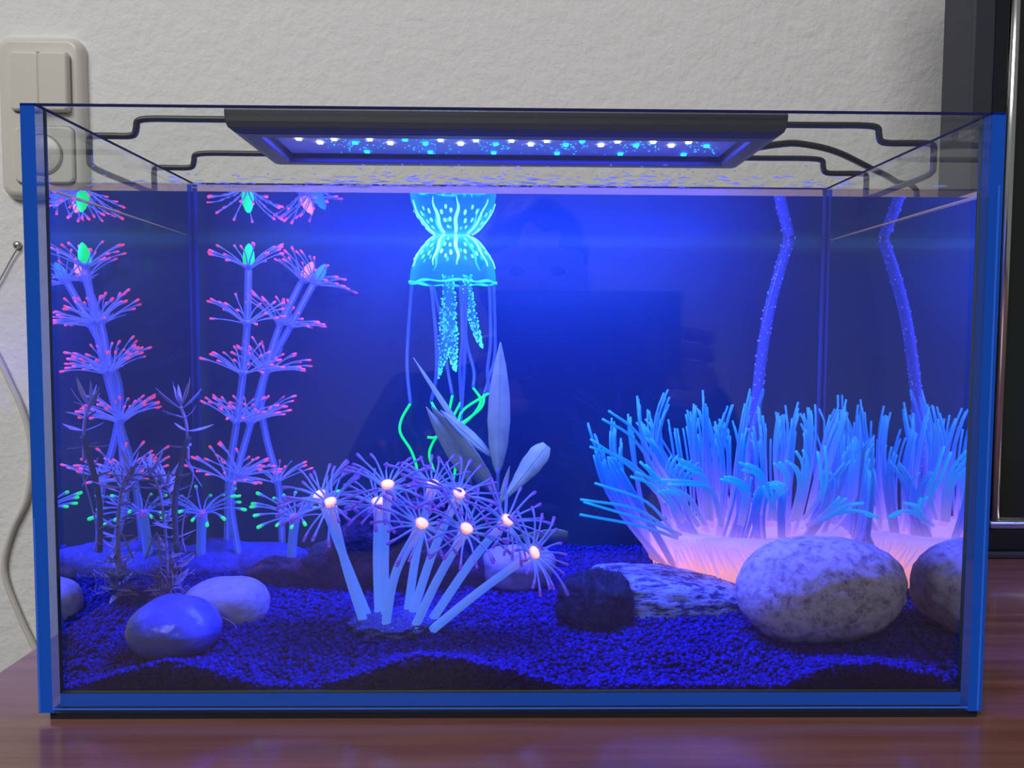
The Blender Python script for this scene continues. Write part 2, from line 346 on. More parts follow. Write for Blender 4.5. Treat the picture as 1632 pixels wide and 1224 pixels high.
# ------------------------------------------------------------------ aquarium lamp
black = plain('black_plastic', (0.018, 0.020, 0.026), 0.42)
black_wire = plain('black_coated_wire', (0.012, 0.014, 0.02), 0.3)
def lamp():
    LY0, LY1, LZ0, LZ1 = 0.050, 0.123, WL+0.0352, WL+0.0478
    a = at(356, 190, LY0)[0]; b = at(1257, 200, LY0)[0]
    r = thing('aquarium_lamp', 'flat black LED lamp with lit blue and white diodes clipped across the tank', 'lamp', ((a+b)/2, (LY0+LY1)/2, LZ0))
    # housing: a rounded tray, open below, walls round the recessed board
    mb = MB(); n = 10; x0, x1 = a, b
    def ring(ix, iy, z): return [(x0+ix, LY0+iy, z), (x1-ix, LY0+iy, z), (x1-ix, LY1-iy, z), (x0+ix, LY1-iy, z)]
    prof = [(0.017, 0.0125, LZ0+0.0048), (0.0145, 0.010, LZ0), (0.0075, 0.003, LZ0), (0.0040, 0.0014, LZ0+0.0008), (0.0016, 0.0004, LZ0+0.0028), (0.0004, 0.0, LZ0+0.0055), (0.0, 0.0, LZ1-0.0012), (0.0012, 0.0008, LZ1), (0.03, 0.02, LZ1+0.0002)]
    for k, (ix, iy, z) in enumerate(prof): mb.v += ring(ix, iy, z)
    for k in range(len(prof)-1):
        for j in range(4): mb.f.append((4*k+j, 4*k+(j+1) % 4, 4*k+4+(j+1) % 4, 4*k+4+j))
    q = 4*(len(prof)-1); mb.f.append((q, q+1, q+2, q+3)); mb.t = [0]*len(mb.v); mb.mi = [0]*len(mb.f)
    part('housing', mb, black, r, False, bevel=0.0012)
    board = plain('led_board', (0.78, 0.79, 0.82), 0.45)
    bz = LZ0+0.0044
    mb = MB(); mb.box(x0+0.0165, x1-0.0165, LY0+0.0120, LY1-0.012, bz, bz+0.001); bo = part('led_board', mb, board, r, False)
    white = plain('white_led', (1, 1, 1), 0.4, emit=(0.75, 0.85, 1.0), es=7.0); blue = plain('blue_led', (0.1, 0.3, 1), 0.4, emit=(0.004, 0.22, 1.0), es=9.0)
    white.cycles.emission_sampling = 'AUTO'; blue.cycles.emission_sampling = 'AUTO'
    def led(px, y, m):
        x = at(px, 225, y)[0]; mb = MB(); mb.box(x-0.00125, x+0.00125, y-0.0013, y+0.0013, bz-0.0009, bz); part('led', mb, m, bo, False)
    for i in range(12): led(476+i*56.5, 0.0775, blue if i in (3, 8) else white)
    for i in range(12): led(510+i*56.0, 0.0850, blue if i in (1, 3, 5, 7, 9, 11) else white)
    for i in range(6): led(585+i*101, 0.1045, blue)
    # droplets clinging to the board's cover
    mb = MB(); dm = clear_mat('droplet', (0.9, 0.95, 1.0), rough=0.05)
    for _ in range(260):
        cx = random.choice((560, 675, 790, 898, 1017, 1125))+random.gauss(0, 24); y = random.gauss(0.090, 0.008)
        if not LY0+0.014 < y < LY1-0.014: continue
        x = at(cx, 235, y)[0]
        if not x0+0.02 < x < x1-0.02: continue
        q = random.uniform(0.0002, 0.0006); mb.lathe([(q*0.2, -q*0.6), (q*0.75, -q*0.4), (q, 0)], 6, (x, y, bz-0.0001))
    part('droplets', mb, plain('glowing_droplet', (0.10, 0.28, 0.9), 0.1, emit=(0.02, 0.34, 1.0), es=2.2), bo, kind='stuff', label='tiny water drops given a blue glow as from the diodes')  # diode light painted into the drops as emission
    # wire brackets: over the rim of each side pane and back again, one loop per side
    zt = WL+0.0439
    for sx, hx, px1, px2 in ((-1, x0, at(217, 187, 0.060)[0], at(309, 240, 0.132)[0]), (1, x1, at(1401, 206, 0.060)[0], at(1312, 256, 0.132)[0])):
        ya, yb = 0.060, 0.132; w = 0.0016; xo = sx*(W2+0.0022); xi = sx*XI
        zr = H+w+0.0003
        pts = [(hx-sx*0.004, ya, zt), (px1-sx*0.002, ya, zt), (px1, ya, zt-0.002), (px1, ya, zr+0.002), (px1+sx*0.002, ya, zr), (xo-sx*0.001, ya, zr), (xo+sx*0.0005, ya, zr-0.0015), (xo+sx*0.0005, ya, H-0.011),
               (xo+sx*0.0005, ya+0.003, H-0.013), (xo+sx*0.0005, yb-0.003, H-0.013), (xo+sx*0.0005, yb, H-0.011), (xo+sx*0.0005, yb, zr-0.0015), (xo-sx*0.001, yb, zr), (px2+sx*0.002, yb, zr), (px2, yb, zr+0.002), (px2, yb, zt-0.002), (px2-sx*0.002, yb, zt), (hx-sx*0.012, yb, zt)]
        P = [];
        for p, q in zip(pts[:-1], pts[1:]):
            p = np.array(p); q = np.array(q); L = np.linalg.norm(q-p)
            P += [p+(q-p)*s for s in ((0.12, 0.5, 0.88) if L > 0.006 else (0.5,))]
        P = [np.array(pts[0])]+P+[np.array(pts[-1])]
        mb = MB(); mb.tube(spline(P, 160), w, 10); part('wire_bracket', mb, black_wire, r)
    # power cord
    P = spline([at(1200, 236, 0.098), at(1240, 230, 0.100), at(1275, 229, 0.105), at(1330, 241, 0.125), at(1385, 267, 0.16), at(1425, 288, 0.19), at(1462, 325, 0.23), (0.312, 0.32, 0.18), (0.345, 0.41, 0.09), (0.352, 0.438, -0.04), (0.353, 0.438, -0.2)], 48)
    mb = MB(); mb.tube(P, 0.0019, 8); part('power_cord', mb, black_wire, r, label='thin black power cord leaving the right end')
    # the lamp's own light
    l = bpy.data.lights.new('lamp_glow', 'AREA'); l.shape = 'RECTANGLE'; l.size = (x1-x0)*0.84; l.size_y = 0.042; l.energy = 7.0; l.color = (0.034, 0.050, 1.0)
    o = bpy.data.objects.new('lamp_glow', l); COL.objects.link(o); o.parent = r; o.location = (0, 0.0, bz-0.0022-LZ0); l.spread = math.pi
lamp()

# ------------------------------------------------------------------ flowers of silicone filaments (shared meshes)
def filament_mesh(name, length, rad, lift, droop, tip, mat, seed):
    rd = random.Random(seed); P = []; n = 8
    for i in range(n):
        u = i/(n-1); P.append((length*u*math.cos(lift*0.6), length*0.05*math.sin(3*u+seed)*u, length*(math.sin(lift)*u-droop*u*u)))
    R = [rad*(1.25-0.35*i/(n-1)) for i in range(n)]; R[-2] = rad*tip*0.8; R[-1] = rad*tip
    mb = MB(); mb.tube(P, R, 6, 0, 0.93)
    e = np.array(P[-1]); d = e-np.array(P[-2]); d /= np.linalg.norm(d)
    mb.tube([e, e+d*rad*tip*0.7, e+d*rad*tip*1.1], [rad*tip, rad*tip*0.75, rad*tip*0.15], 6, 0.94, 1.0)
    return mb.mesh(name, mat)
def flower(root, pos, axis, n, meshes, hub, hub_m, r0, name='flower', jit=0.18, skip=None, tilt=0.0, rd=random):
    hb = MB(); hb.lathe(hub, 14, pos, 0, axis); h = part(name, hb, hub_m, root, loc=tuple(pos))
    Q = Vector((0, 0, 1)).rotation_difference(Vector(axis).normalized()).to_matrix().to_4x4()
    for k in range(n):
        ph = 2*math.pi*(k+rd.uniform(-jit, jit))/n
        M = Q @ Matrix.Rotation(ph, 4, 'Z') @ Matrix.Rotation(rd.uniform(-0.22, 0.22)+tilt, 4, 'Y') @ Matrix.Translation((r0, 0, 0)) @ Matrix.Scale(rd.uniform(0.88, 1.12), 4)
        place('filament', rd.choice(meshes), h, M)
    return h

bl_sil = [(0, (0.16, 0.19, 0.22)), (0.85, (0.16, 0.19, 0.22)), (0.90, (0.8, 0.1, 0.04)), (1, (0.8, 0.1, 0.04))]
pink_fil = graded('pink_tipped_silicone', bl_sil, [(0, (0.10, 0.13, 0.85)), (0.80, (0.10, 0.11, 0.80)), (0.88, (1.0, 0.075, 0.26)), (1, (1.0, 0.075, 0.26))], 0.80)
green_fil = graded('green_tipped_silicone', [(0, (0.16, 0.19, 0.22)), (0.85, (0.16, 0.19, 0.22)), (0.9, (0.05, 0.7, 0.03)), (1, (0.05, 0.7, 0.03))],
                   [(0, (0.03, 0.06, 0.60)), (0.80, (0.03, 0.08, 0.55)), (0.88, (0.0, 0.95, 0.14)), (1, (0.0, 0.95, 0.14))], 0.80)
violet_fil = graded('violet_tipped_silicone', [(0, (0.18, 0.22, 0.25)), (0.8, (0.16, 0.17, 0.22)), (0.92, (0.2, 0.06, 0.2)), (1, (0.2, 0.06, 0.2))],
                    [(0, (0.10, 0.22, 0.95)), (0.5, (0.06, 0.10, 0.75)), (0.88, (0.12, 0.05, 0.65)), (1, (0.14, 0.04, 0.6))], 0.60)
stem_clear = graded('clear_blue_stem', [(0, (0.16, 0.2, 0.25)), (1, (0.2, 0.24, 0.4))], [(0, (0.05, 0.09, 0.85)), (1, (0.08, 0.12, 0.9))], 0.45, alpha=0.5)
stem_blue = graded('pale_blue_stem', [(0, (0.18, 0.25, 0.25)), (1, (0.2, 0.25, 0.25))], [(0, (0.08, 0.23, 1.0)), (0.75, (0.08, 0.20, 1.0)), (0.93, (0.30, 0.20, 0.8)), (1, (1.0, 0.36, 0.36))], 0.80)
hub_blue = plain('blue_hub', (0.3, 0.34, 0.75), 0.5, emit=(0.05, 0.08, 0.85), es=0.5)
hub_rose = plain('rose_hub', (0.5, 0.2, 0.5), 0.5, emit=(0.35, 0.05, 0.55), es=0.6)
core_m = plain('orange_core', (0.9, 0.4, 0.15), 0.4, emit=(1.0, 0.36, 0.26), es=1.15)
bud_green = plain('green_bud', (0.03, 0.6, 0.03), 0.35, emit=(0.0, 0.92, 0.20), es=0.95, spec=0.08)
bud_orange = plain('orange_bud', (0.8, 0.3, 0.03), 0.35, emit=(1.0, 0.24, 0.13), es=0.95, spec=0.08)
bud_blue = plain('blue_bud', (0.1, 0.35, 0.7), 0.35, emit=(0.02, 0.24, 0.95), es=0.7, spec=0.08)
PF = [filament_mesh('filament', L, 0.00034, li, dr, 2.3, pink_fil, i) for i, (L, li, dr) in enumerate(((0.0215, 0.75, 0.22), (0.020, 0.62, 0.18), (0.0225, 0.85, 0.30), (0.019, 0.95, 0.25), (0.0215, 0.45, 0.10)))]
GF = [filament_mesh('filament', L, 0.00045, li, dr, 2.3, green_fil, i) for i, (L, li, dr) in enumerate(((0.0235, 0.35, 0.28), (0.022, 0.25, 0.30), (0.0245, 0.45, 0.35)))]
VF = [filament_mesh('filament', L, 0.00048, li, dr, 1.8, violet_fil, i) for i, (L, li, dr) in enumerate(((0.0205, 0.50, 0.30), (0.0185, 0.62, 0.22), (0.022, 0.40, 0.40), (0.0195, 0.75, 0.35), (0.0215, 0.25, 0.25)))]
HUB = [(0.0007, -0.0030), (0.0020, -0.0016), (0.0036, 0.0004), (0.0034, 0.0011), (0.0012, 0.0010)]
BUD = [(0.0006, 0.000), (0.0030, 0.0015), (0.0034, 0.0045), (0.0030, 0.0080), (0.0018, 0.0112), (0.0005, 0.0128)]

rock_dark = plain('dark_rock', (0.05, 0.05, 0.16), 0.7, stops=[(0.3, (0.025, 0.025, 0.08)), (0.7, (0.09, 0.09, 0.28))], nscale=130, bump=(260, 0.7, 0.002))
def blob(center, rx, ry, rz, mat, name, parent=None, sub=4, amp=0.18, freq=1.6, seed=0, power=2.0, flat=None, fine=(0, 0), shape=None):
    """A noise-shaped lump. flat: cut the underside at this fraction of rz."""
    import bmesh
    bm = bmesh.new(); bmesh.ops.create_icosphere(bm, subdivisions=sub, radius=1)
    for v in bm.verts:
        d = v.co.normalized(); s = (abs(d.x)**power+abs(d.y)**power+abs(d.z)**power)**(-1/power)
        k = s*(1+amp*noise.noise(d*freq+Vector((seed, seed*1.7, 0)))+fine[1]*noise.noise(d*fine[0]+Vector((0, seed, 9))))
        p = Vector((d.x*rx*k, d.y*ry*k, d.z*rz*k))
        if shape: p = shape(p, d)
        if flat is not None and p.z < -flat*rz: p.z = -flat*rz
        v.co = p
    me = bpy.data.meshes.new(name); bm.to_mesh(me); bm.free(); me.materials.append(mat)
    me.polygons.foreach_set('use_smooth', [True]*len(me.polygons))
    o = bpy.data.objects.new(name, me); COL.objects.link(o)
    if parent: o.parent = parent
    o.location = Vector(center)-(wloc(parent) if parent else Vector((0, 0, 0)))
    return o

def tall_coral():
    yb = 0.140; base = at(405, 905, yb)
    r = thing('coral_ornament', 'tall artificial coral of three clear stems ringed by pink-tipped flowers, at the left back', 'ornament', tuple(base))
    blob((base[0]-0.010, yb, base[2]-0.002), 0.046, 0.020, 0.0165, rock_dark, 'rock_base', r, 4, 0.25, 2.2, 3, 2.6, None, (9, 0.06))
    stems = [([(362, 880), (365, 760), (377, 675), (388, 590), (394, 510), (396, 430)], (0.144, 0.126), [(396, 424), (393, 513), (386, 593), (376, 670), (366, 764)], (bud_green,)),
             ([(384, 902), (368, 800), (381, 740), (398, 680), (424, 588), (446, 520), (480, 450)], (0.128, 0.165), [(484, 446), (446, 514), (420, 590), (398, 672), (384, 756)], (bud_orange,)),
             ([(450, 872), (447, 800), (440, 755), (425, 700), (416, 640), (426, 590), (463, 520), (500, 452)], (0.152, 0.160), [(503, 450), (464, 518), (430, 588), (412, 664), (441, 766)], (bud_blue,))]
    for k, (pts, (ya, yz), fl, bm_) in enumerate(stems):
        ys = np.linspace(ya, yz, len(pts)); P = spline([at(a, b, y) for (a, b), y in zip(pts, ys)], 30)
        mb = MB(); mb.tube(P, 0.0021, 10); st = part('stem', mb, stem_clear, r)
        mb = MB(); mb.tube(P, 0.0005, 6); part('core_thread', mb, plain('thread', (0.5, 0.55, 0.8), 0.5, emit=(0.12, 0.2, 0.9), es=0.35), st)
        for i, (a, b) in enumerate(fl):
            j = int(np.argmin([abs(pb-b) for _, pb in pts])); f_ = np.interp(-b, [-p[1] for p in pts], ys)
            pos = at(a, b, f_); ax = P[int(np.argmin(np.linalg.norm(P-pos, axis=1)))]; ii = int(np.argmin(np.linalg.norm(P-pos, axis=1)))
            tan = P[min(ii+1, len(P)-1)]-P[max(ii-1, 0)]; tan /= np.linalg.norm(tan)
            if tan[2] < 0: tan = -tan
            h = flower(r, tuple(pos), tuple(tan), 17 if k < 2 else 15, PF, HUB, hub_blue, 0.0028)
            if i == 0:
                mb = MB(); mb.lathe(BUD, 14, tuple(pos), 0, tuple(tan)); part('bud', mb, bm_[0], h, loc=tuple(pos), label=('green', 'orange', 'blue')[k]+' glowing bud')
tall_coral()

def short_coral(px, py, bx, by, y, label):
    b = at(bx, by, y); p = at(px, py, y-0.002)
    r = thing('coral_flower', label, 'ornament', tuple(b), 'short green-tipped coral flowers')
    P = spline([b+np.array([0, 0, -0.004]), b*0.6+p*0.4, p], 10); mb = MB(); mb.tube(P, [0.0027]*7+[0.0028, 0.003, 0.0032], 12); part('stem', mb, stem_clear_blue, r)
    flower(r, tuple(p), (0.0, -0.12, 1), 18, GF, [(0.0028, -0.002), (0.0036, 0.0), (0.0034, 0.0012), (0.0015, 0.0018)], hub_rose, 0.003, tilt=-0.25)
stem_clear_blue = graded('milky_blue_stem', [(0, (0.16, 0.2, 0.25)), (1, (0.16, 0.2, 0.25))], [(0, (0.04, 0.12, 0.9)), (1, (0.05, 0.12, 0.9))], 0.5)
short_coral(322, 818, 320, 876, 0.128, 'short coral flower with green-tipped spokes, beside the leafy stem plant')
short_coral(470, 824, 464, 886, 0.118, 'short coral flower with green-tipped spokes, left of the glowing orange-centred corals')

# ------------------------------------------------------------------ front coral with glowing orange centres
def front_coral():
    b = ground(628, 1000)
    r = thing('glowing_coral', 'cluster of pale blue silicone stems with glowing orange centres on a clear base', 'ornament', tuple(b))
    resin = plain('glittery_resin', (0.10, 0.13, 0.45), 0.12, stops=[(0.35, (0.03, 0.04, 0.2)), (0.62, (0.10, 0.13, 0.5)), (0.7, (0.5, 0.55, 0.9))], nscale=700, bump=(500, 0.9, 0.002))
    blob((b[0], b[1]+0.002, b[2]+0.001), 0.0215, 0.016, 0.0052, resin, 'resin_base', r, 4, 0.35, 3, 5, 2.3, None, (8, 0.12))
    L = [((582, 990), (552, 905), (528, 805), -.001), ((588, 978), (545, 880), (512, 793), .006), ((604, 974), (601, 890), (603, 804), .008), ((614, 972), (613, 890), (618, 777), .004), ((612, 1003), (630, 915), (670, 838), -.006),
         ((649, 972), (664, 880), (689, 776), .010), ((653, 984), (690, 880), (730, 790), .006), ((654, 1006), (694, 930), (741, 846), -.007), ((686, 982), (755, 890), (805, 832), .002), ((688, 995), (765, 942), (847, 883), -.004)]
    for k, (a, m, h, dy) in enumerate(L):
        y = b[1]+dy; hy = y-(0.004 if k not in (1, 2, 5) else -0.002)
        P = spline([at(*a, y)+np.array([0, 0, -0.003]), at(*m, y*0.5+hy*0.5), at(*h, hy)], 16); mb = MB()
        mb.tube(P, [0.0023-0.0003*i/15 for i in range(13)]+[0.0021, 0.0025, 0.0029], 12); part('stem', mb, stem_blue, r)
        tan = P[-1]-P[-3]; tan /= np.linalg.norm(tan); tan += np.array([0, -0.55, 0]); tan /= np.linalg.norm(tan)
        pos = P[-1]+tan*0.0008
        hb = flower(r, tuple(pos), tuple(tan), 21, VF, [(0.0020, -0.0022), (0.0029, 0.0004), (0.0034, 0.0016), (0.0024, 0.0022)], core_m, 0.0026, 'flower_head')
        mb = MB(); mb.lathe([(0.0029, 0.0010), (0.0028, 0.0020), (0.0020, 0.0026), (0.0006, 0.0028)], 14, tuple(pos), 0, tuple(tan)); part('core', mb, plain('hot_core', (1, 0.6, 0.3), 0.3, emit=(1.0, 0.56, 0.34), es=1.5) if k == 0 else bpy.data.materials['hot_core'], hb, loc=tuple(pos), label='glowing orange-white centre')
front_coral()

# ------------------------------------------------------------------ stones, wood, moss
pale = plain('pale_stone', (0.5, 0.5, 0.55), 0.55, stops=[(0.30, (0.30, 0.25, 0.22)), (0.5, (0.44, 0.38, 0.32)), (0.75, (0.50, 0.43, 0.36))], nscale=160, bump=(500, 0.25, 0.001))
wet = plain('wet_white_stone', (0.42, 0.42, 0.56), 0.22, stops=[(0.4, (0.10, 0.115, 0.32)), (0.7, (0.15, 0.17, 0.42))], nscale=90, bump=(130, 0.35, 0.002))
def mottled(name, stops, scale, stretch=None, wave=None):
    m, nt, out = new_mat(name); p = nt.nodes.new('ShaderNodeBsdfPrincipled'); nt.links.new(p.outputs[0], out.inputs[0]); p.inputs['Roughness'].default_value = 0.6
    a = tnoise(nt, scale, 8, 0.72, stretch); nt.links.new(ramp(nt, stops, a), p.inputs['Base Color'])
    b = nt.nodes.new('ShaderNodeBump'); b.inputs['Strength'].default_value = 0.6; b.inputs['Distance'].default_value = 0.0015
    nt.links.new(a, b.inputs['Height']); nt.links.new(b.outputs[0], p.inputs['Normal']); return m
granite = mottled('mottled_granite', [(0.32, (0.10, 0.07, 0.06)), (0.42, (0.38, 0.29, 0.22)), (0.52, (0.60, 0.49, 0.38)), (0.70, (0.74, 0.64, 0.52))], 190)
gneiss = mottled('banded_gneiss', [(0.40, (0.02, 0.02, 0.05)), (0.47, (0.08, 0.09, 0.12)), (0.52, (0.34, 0.42, 0.40)), (0.75, (0.42, 0.50, 0.46))], 260, (0.45, 1, 2.0))
def stone(px0, px1, py0, py1, y, ry, mat, label, seed, power=2.3, amp=0.1, shape=None, fine=(6, 0.012), name='stone'):
    c = at((px0+px1)/2, (py0+py1)/2, y); s = S(y)
    o = blob(c, (px1-px0)/2*s, ry, (py1-py0)/2*s, mat, name, None, 5, amp, 1.3, seed, power, None, fine, shape)
    return tag(o, label, 'stone')
def dome(p, d):     # broad foot, narrowing top
    k = 1.0-0.20*max(0, d.z)+0.06*max(0, -d.z); return Vector((p.x*k, p.y*k, p.z))
stone(208, 349, 950, 1044, 0.0345, 0.019, wet, 'small smooth blue-lit pebble dome, nearest the front at the left', 2, 2.4, 0.06, dome)
stone(294, 428, 922, 1010, 0.073, 0.018, pale, 'smooth pale speckled pebble behind the blue-lit pebble', 5, 2.5, 0.05)
def bigshape(p, d):  # heavier to the left below, rounded right
    return Vector((p.x*(1+0.10*max(0, d.z)*(1 if d.x > 0 else -0.3)), p.y, p.z*(1-0.10*d.x*(1 if d.z < 0 else -0.2))))
stone(1172, 1438, 857, 1022, 0.053, 0.025, granite, 'large round mottled grey-brown stone in front of the sea anemone', 8, 2.35, 0.07, bigshape, (7, 0.02))
def slab(p, d):
    return Vector((p.x, p.y, p.z-0.010*max(0, p.x/0.05)+0.004*max(0, -p.x/0.05)))
stone(938, 1195, 905, 1003, 0.093, 0.026, gneiss, 'flat banded black and white stone between moss ball and big round stone', 11, 3.2, 0.16, slab, (6, 0.05))
stone(768, 885, 868, 941, 0.108, 0.015, pale, 'pale stone half hidden behind the right-hand glowing coral stems', 14, 2.6, 0.14)

moss_m = plain('dark_moss', (0.015, 0.026, 0.020), 0.95, stops=[(0.35, (0.008, 0.014, 0.014)), (0.7, (0.030, 0.052, 0.045))], nscale=220, spec=0.1)
def moss():
    c = at(946, 964, 0.070); s = S(0.070); rx, ry, rz = 60*s, 0.018, 54*s
    r = thing('moss_ball', 'dark furry moss ball lying against the flat banded stone', 'plant', (c[0], c[1], c[2]-rz))
    blob(tuple(c), rx, ry, rz, moss_m, 'body', r, 5, 0.20, 2.0, 4, 2.2, None, (11, 0.10))
    mb = MB(); c = Vector(c)
    for _ in range(9000):
        d = Vector(rng.normal(size=3)).normalized(); k = 1+0.20*noise.noise(d*2.0+Vector((4, 6.8, 0)))+0.10*noise.noise(d*11+Vector((0, 4, 9)))
        p = c+Vector((d.x*rx, d.y*ry, d.z*rz))*k*0.99; q = d+Vector(rng.normal(size=3))*0.55; l = random.uniform(0.0010, 0.0030); e = q.cross(Vector((0.3, 0.2, 1))).normalized()*0.00014
        mb.add([p-e, p+e, p+q*l], [(0, 1, 2)])
    part('moss_strands', mb, moss_m, r, kind='stuff')
moss()

bark = plain('dark_driftwood', (0.06, 0.03, 0.03), 0.85, stops=[(0.32, (0.012, 0.009, 0.014)), (0.55, (0.045, 0.022, 0.030)), (0.72, (0.13, 0.050, 0.050)), (0.85, (0.2, 0.15, 0.26))], nscale=85, bump=(140, 1.0, 0.004))
def driftwood():
    y = 0.108
    ctrl = [(392, 915, 10), (430, 908, 22), (480, 914, 27), (530, 903, 42), (575, 885, 58), (620, 876, 70), (665, 880, 74), (710, 890, 66), (750, 908, 48), (785, 925, 22), (800, 930, 6)]
    C = spline([at(a, b, y) for a, b, _ in ctrl], 60); Rr = np.interp(np.linspace(0, 10, 60), range(11), [c for _, _, c in ctrl])*S(y)
    n = 40; v = []
    for i in range(60):
        for j in range(n):
            g = 2*math.pi*j/n; d = Vector((0.15*math.sin(i), math.cos(g), math.sin(g)))
            k = Rr[i]*(1+0.38*noise.noise(Vector(C[i])*55+d*1.1)+0.22*noise.noise(Vector(C[i])*160+d*2.5)+0.10*noise.noise(Vector(C[i])*400+d*6))
            v.append((C[i][0]+0.2*k*d.x, C[i][1]+0.55*k*d.y, C[i][2]+k*d.z))
    f = [(i*n+j, (i+1)*n+j, (i+1)*n+(j+1) % n, i*n+(j+1) % n) for i in range(59) for j in range(n)]+[tuple(range(n)), tuple(59*n+j for j in range(n-1, -1, -1))]
    mb = MB(); mb.add(v, f)
    r = thing('driftwood', 'gnarled dark reddish driftwood lying behind the glowing corals', 'driftwood', tuple(at(600, 960, y)))
    tr = part('trunk', mb, bark, r)
    for pts, ra in (([(500, 905), (525, 872), (548, 852), (566, 846)], (26, 20, 13, 4)), ([(560, 880), (585, 838), (602, 815), (612, 806)], (34, 26, 15, 5)), ([(640, 860), (672, 820), (700, 800), (716, 796)], (34, 28, 18, 5))):
        P = spline([at(a, b, y-0.003) for a, b in pts], 14); Rk = np.interp(np.linspace(0, 3, 14), range(4), ra)*S(y)
        q = MB(); q.tube(P, Rk, 14); q.v = [tuple(Vector(p)+Vector((noise.noise(Vector(p)*190), 0.6*noise.noise(Vector(p)*190+Vector((5, 0, 0))), noise.noise(Vector(p)*190+Vector((0, 5, 0)))))*0.0045) for p in q.v]
        part('branch', q, bark, r)
driftwood()

# ------------------------------------------------------------------ jellyfish
def jelly():
    y = 0.150; c = at(722, 450, y); zt = WL-0.0004; hgt_ = zt-c[2]; R = 0.0262
    r = thing('jellyfish_ornament', 'glowing cyan artificial jellyfish floating against the water surface', 'ornament', tuple(c))
    prof = [(1.0, 0.0), (0.995, 0.14), (0.965, 0.30), (0.905, 0.46), (0.81, 0.62), (0.69, 0.77), (0.58, 0.89), (0.46, 0.97), (0.40, 1.0)]
    def onbell(g, u, out=0.0):
        pr = float(np.interp(u, [p[1] for p in prof], [p[0] for p in prof])); return Vector((c[0]+(R*pr+out)*math.sin(g), c[1]-(R*pr+out)*math.cos(g)*0.9, c[2]+hgt_*u+out*0.5))
    bell_m, nt, out = new_mat('cyan_bell'); tr = N(nt, 'BsdfTransparent', Color=(0.55, 0.92, 1, 1)); p = N(nt, 'BsdfPrincipled'); p.inputs['Base Color'].default_value = (0.03, 0.45, 0.30, 1); p.inputs['Roughness'].default_value = 0.2
    a_t = nt.nodes.new('ShaderNodeAttribute'); a_t.attribute_name = 't'; p.inputs['Specular IOR Level'].default_value = 0.2
    nt.links.new(ramp(nt, [(0, (0.0, 0.34, 0.70)), (0.4, (0.0, 0.36, 0.75)), (0.75, (0.0, 0.70, 0.90)), (1, (0.1, 1.0, 0.95))], a_t.outputs['Fac']), p.inputs['Emission Color']); p.inputs['Emission Strength'].default_value = 0.85
    cc = cosine(nt); mr = nt.nodes.new('ShaderNodeMapRange'); nt.links.new(cc, mr.inputs['Value']); mr.inputs['To Min'].default_value = 0.85; mr.inputs['To Max'].default_value = 0.22; mr.inputs['From Max'].default_value = 0.7
    mx = nt.nodes.new('ShaderNodeMixShader'); nt.links.new(mr.outputs[0], mx.inputs[0]); nt.links.new(tr.outputs[0], mx.inputs[1]); nt.links.new(p.outputs[0], mx.inputs[2]); nt.links.new(mx.outputs[0], out.inputs[0]); bell_m.cycles.emission_sampling = 'NONE'
    n = 48; v = []; tt = []
    for pr, u in prof:
        for j in range(n): v.append(onbell(2*math.pi*j/n, u)); tt.append(u)
    f = [(i*n+j, i*n+(j+1) % n, (i+1)*n+(j+1) % n, (i+1)*n+j) for i in range(len(prof)-1) for j in range(n)]+[tuple((len(prof)-1)*n+j for j in range(n))]
    mb = MB(); mb.add(v, f, tt); bell = part('bell', mb, bell_m, r)
    mark = plain('pale_green_marking', (0.3, 0.8, 0.1), 0.4, emit=(0.26, 1.0, 0.62), es=1.25)
    gA = [-2.6, -1.85, -1.15, -0.42, 0.16, 0.95, 1.7, 2.5]
    for g in gA:
        mb = MB(); us = np.linspace(0.30, 0.99, 16); vv = []
        for i, u in enumerate(us):
            w = 0.0014*math.sin(math.pi*min(1, (i+0.4)/11)*0.5)/max(0.25, float(np.interp(u, [p[1] for p in prof], [p[0] for p in prof])))/R*0.03
            wob = 0.03*math.sin(u*14+g*3); w = max(w, 0.03+0.05*u*u)*math.sin(math.pi*min(1, (i+0.6)/9)*0.5)
            vv += [onbell(g+wob-w, u, 0.0003), onbell(g+wob, u, 0.0009), onbell(g+wob+w, u, 0.0003)]
        ff = [(3*i+k, 3*i+k+1, 3*i+4+k, 3*i+3+k) for i in range(15) for k in (0, 1)]; mb.add(vv, ff); part('stripe', mb, mark, bell)
    mb = MB(); gs = sorted(gA)
    for k in range(8):
        a0, a1 = gs[k], gs[(k+1) % 8]+(2*math.pi if k == 7 else 0)
        for m_, (fr, u, s) in enumerate(((0.28, 0.60, 1.35), (0.72, 0.57, 1.35), (0.36, 0.76, 1.25), (0.66, 0.74, 1.25), (0.5, 0.88, 1.1), (0.5, 0.50, 1.1))):
            g = a0+(a1-a0)*fr; cpt = onbell(g, u, 0.0004); nrm = (onbell(g, u, 0.004)-onbell(g, u)).normalized()
            up = (onbell(g, u+0.06)-onbell(g, u)).normalized(); sd = up.cross(nrm)
            ring = [cpt+up*0.0013*s*math.cos(q)+sd*0.0007*s*math.sin(q) for q in np.linspace(0, 2*math.pi, 9)[:-1]]
            mb.add([cpt+nrm*0.0004]+ring, [(0, 1+q, 1+(q+1) % 8) for q in range(8)])
    part('spots', mb, mark, bell, kind='stuff', label='small pale oval dots')
    # scalloped rim
    mb = MB(); P = [Vector((c[0]+(R*1.0)*math.sin(g), c[1]-R*0.9*math.cos(g), c[2]-0.0004+0.0005*math.sin(8*g))) for g in np.linspace(0, 2*math.pi, 65)]
    mb.tube([tuple(p) for p in P], [0.00055+0.0005*max(0, math.sin(8*g+1)) for g in np.linspace(0, 2*math.pi, 65)], 6); part('rim', mb, plain('green_rim', (0.1, 0.7, 0.05), 0.3, emit=(0.02, 0.85, 0.16), es=1.0, spec=0.1), r, label='wavy green rim')
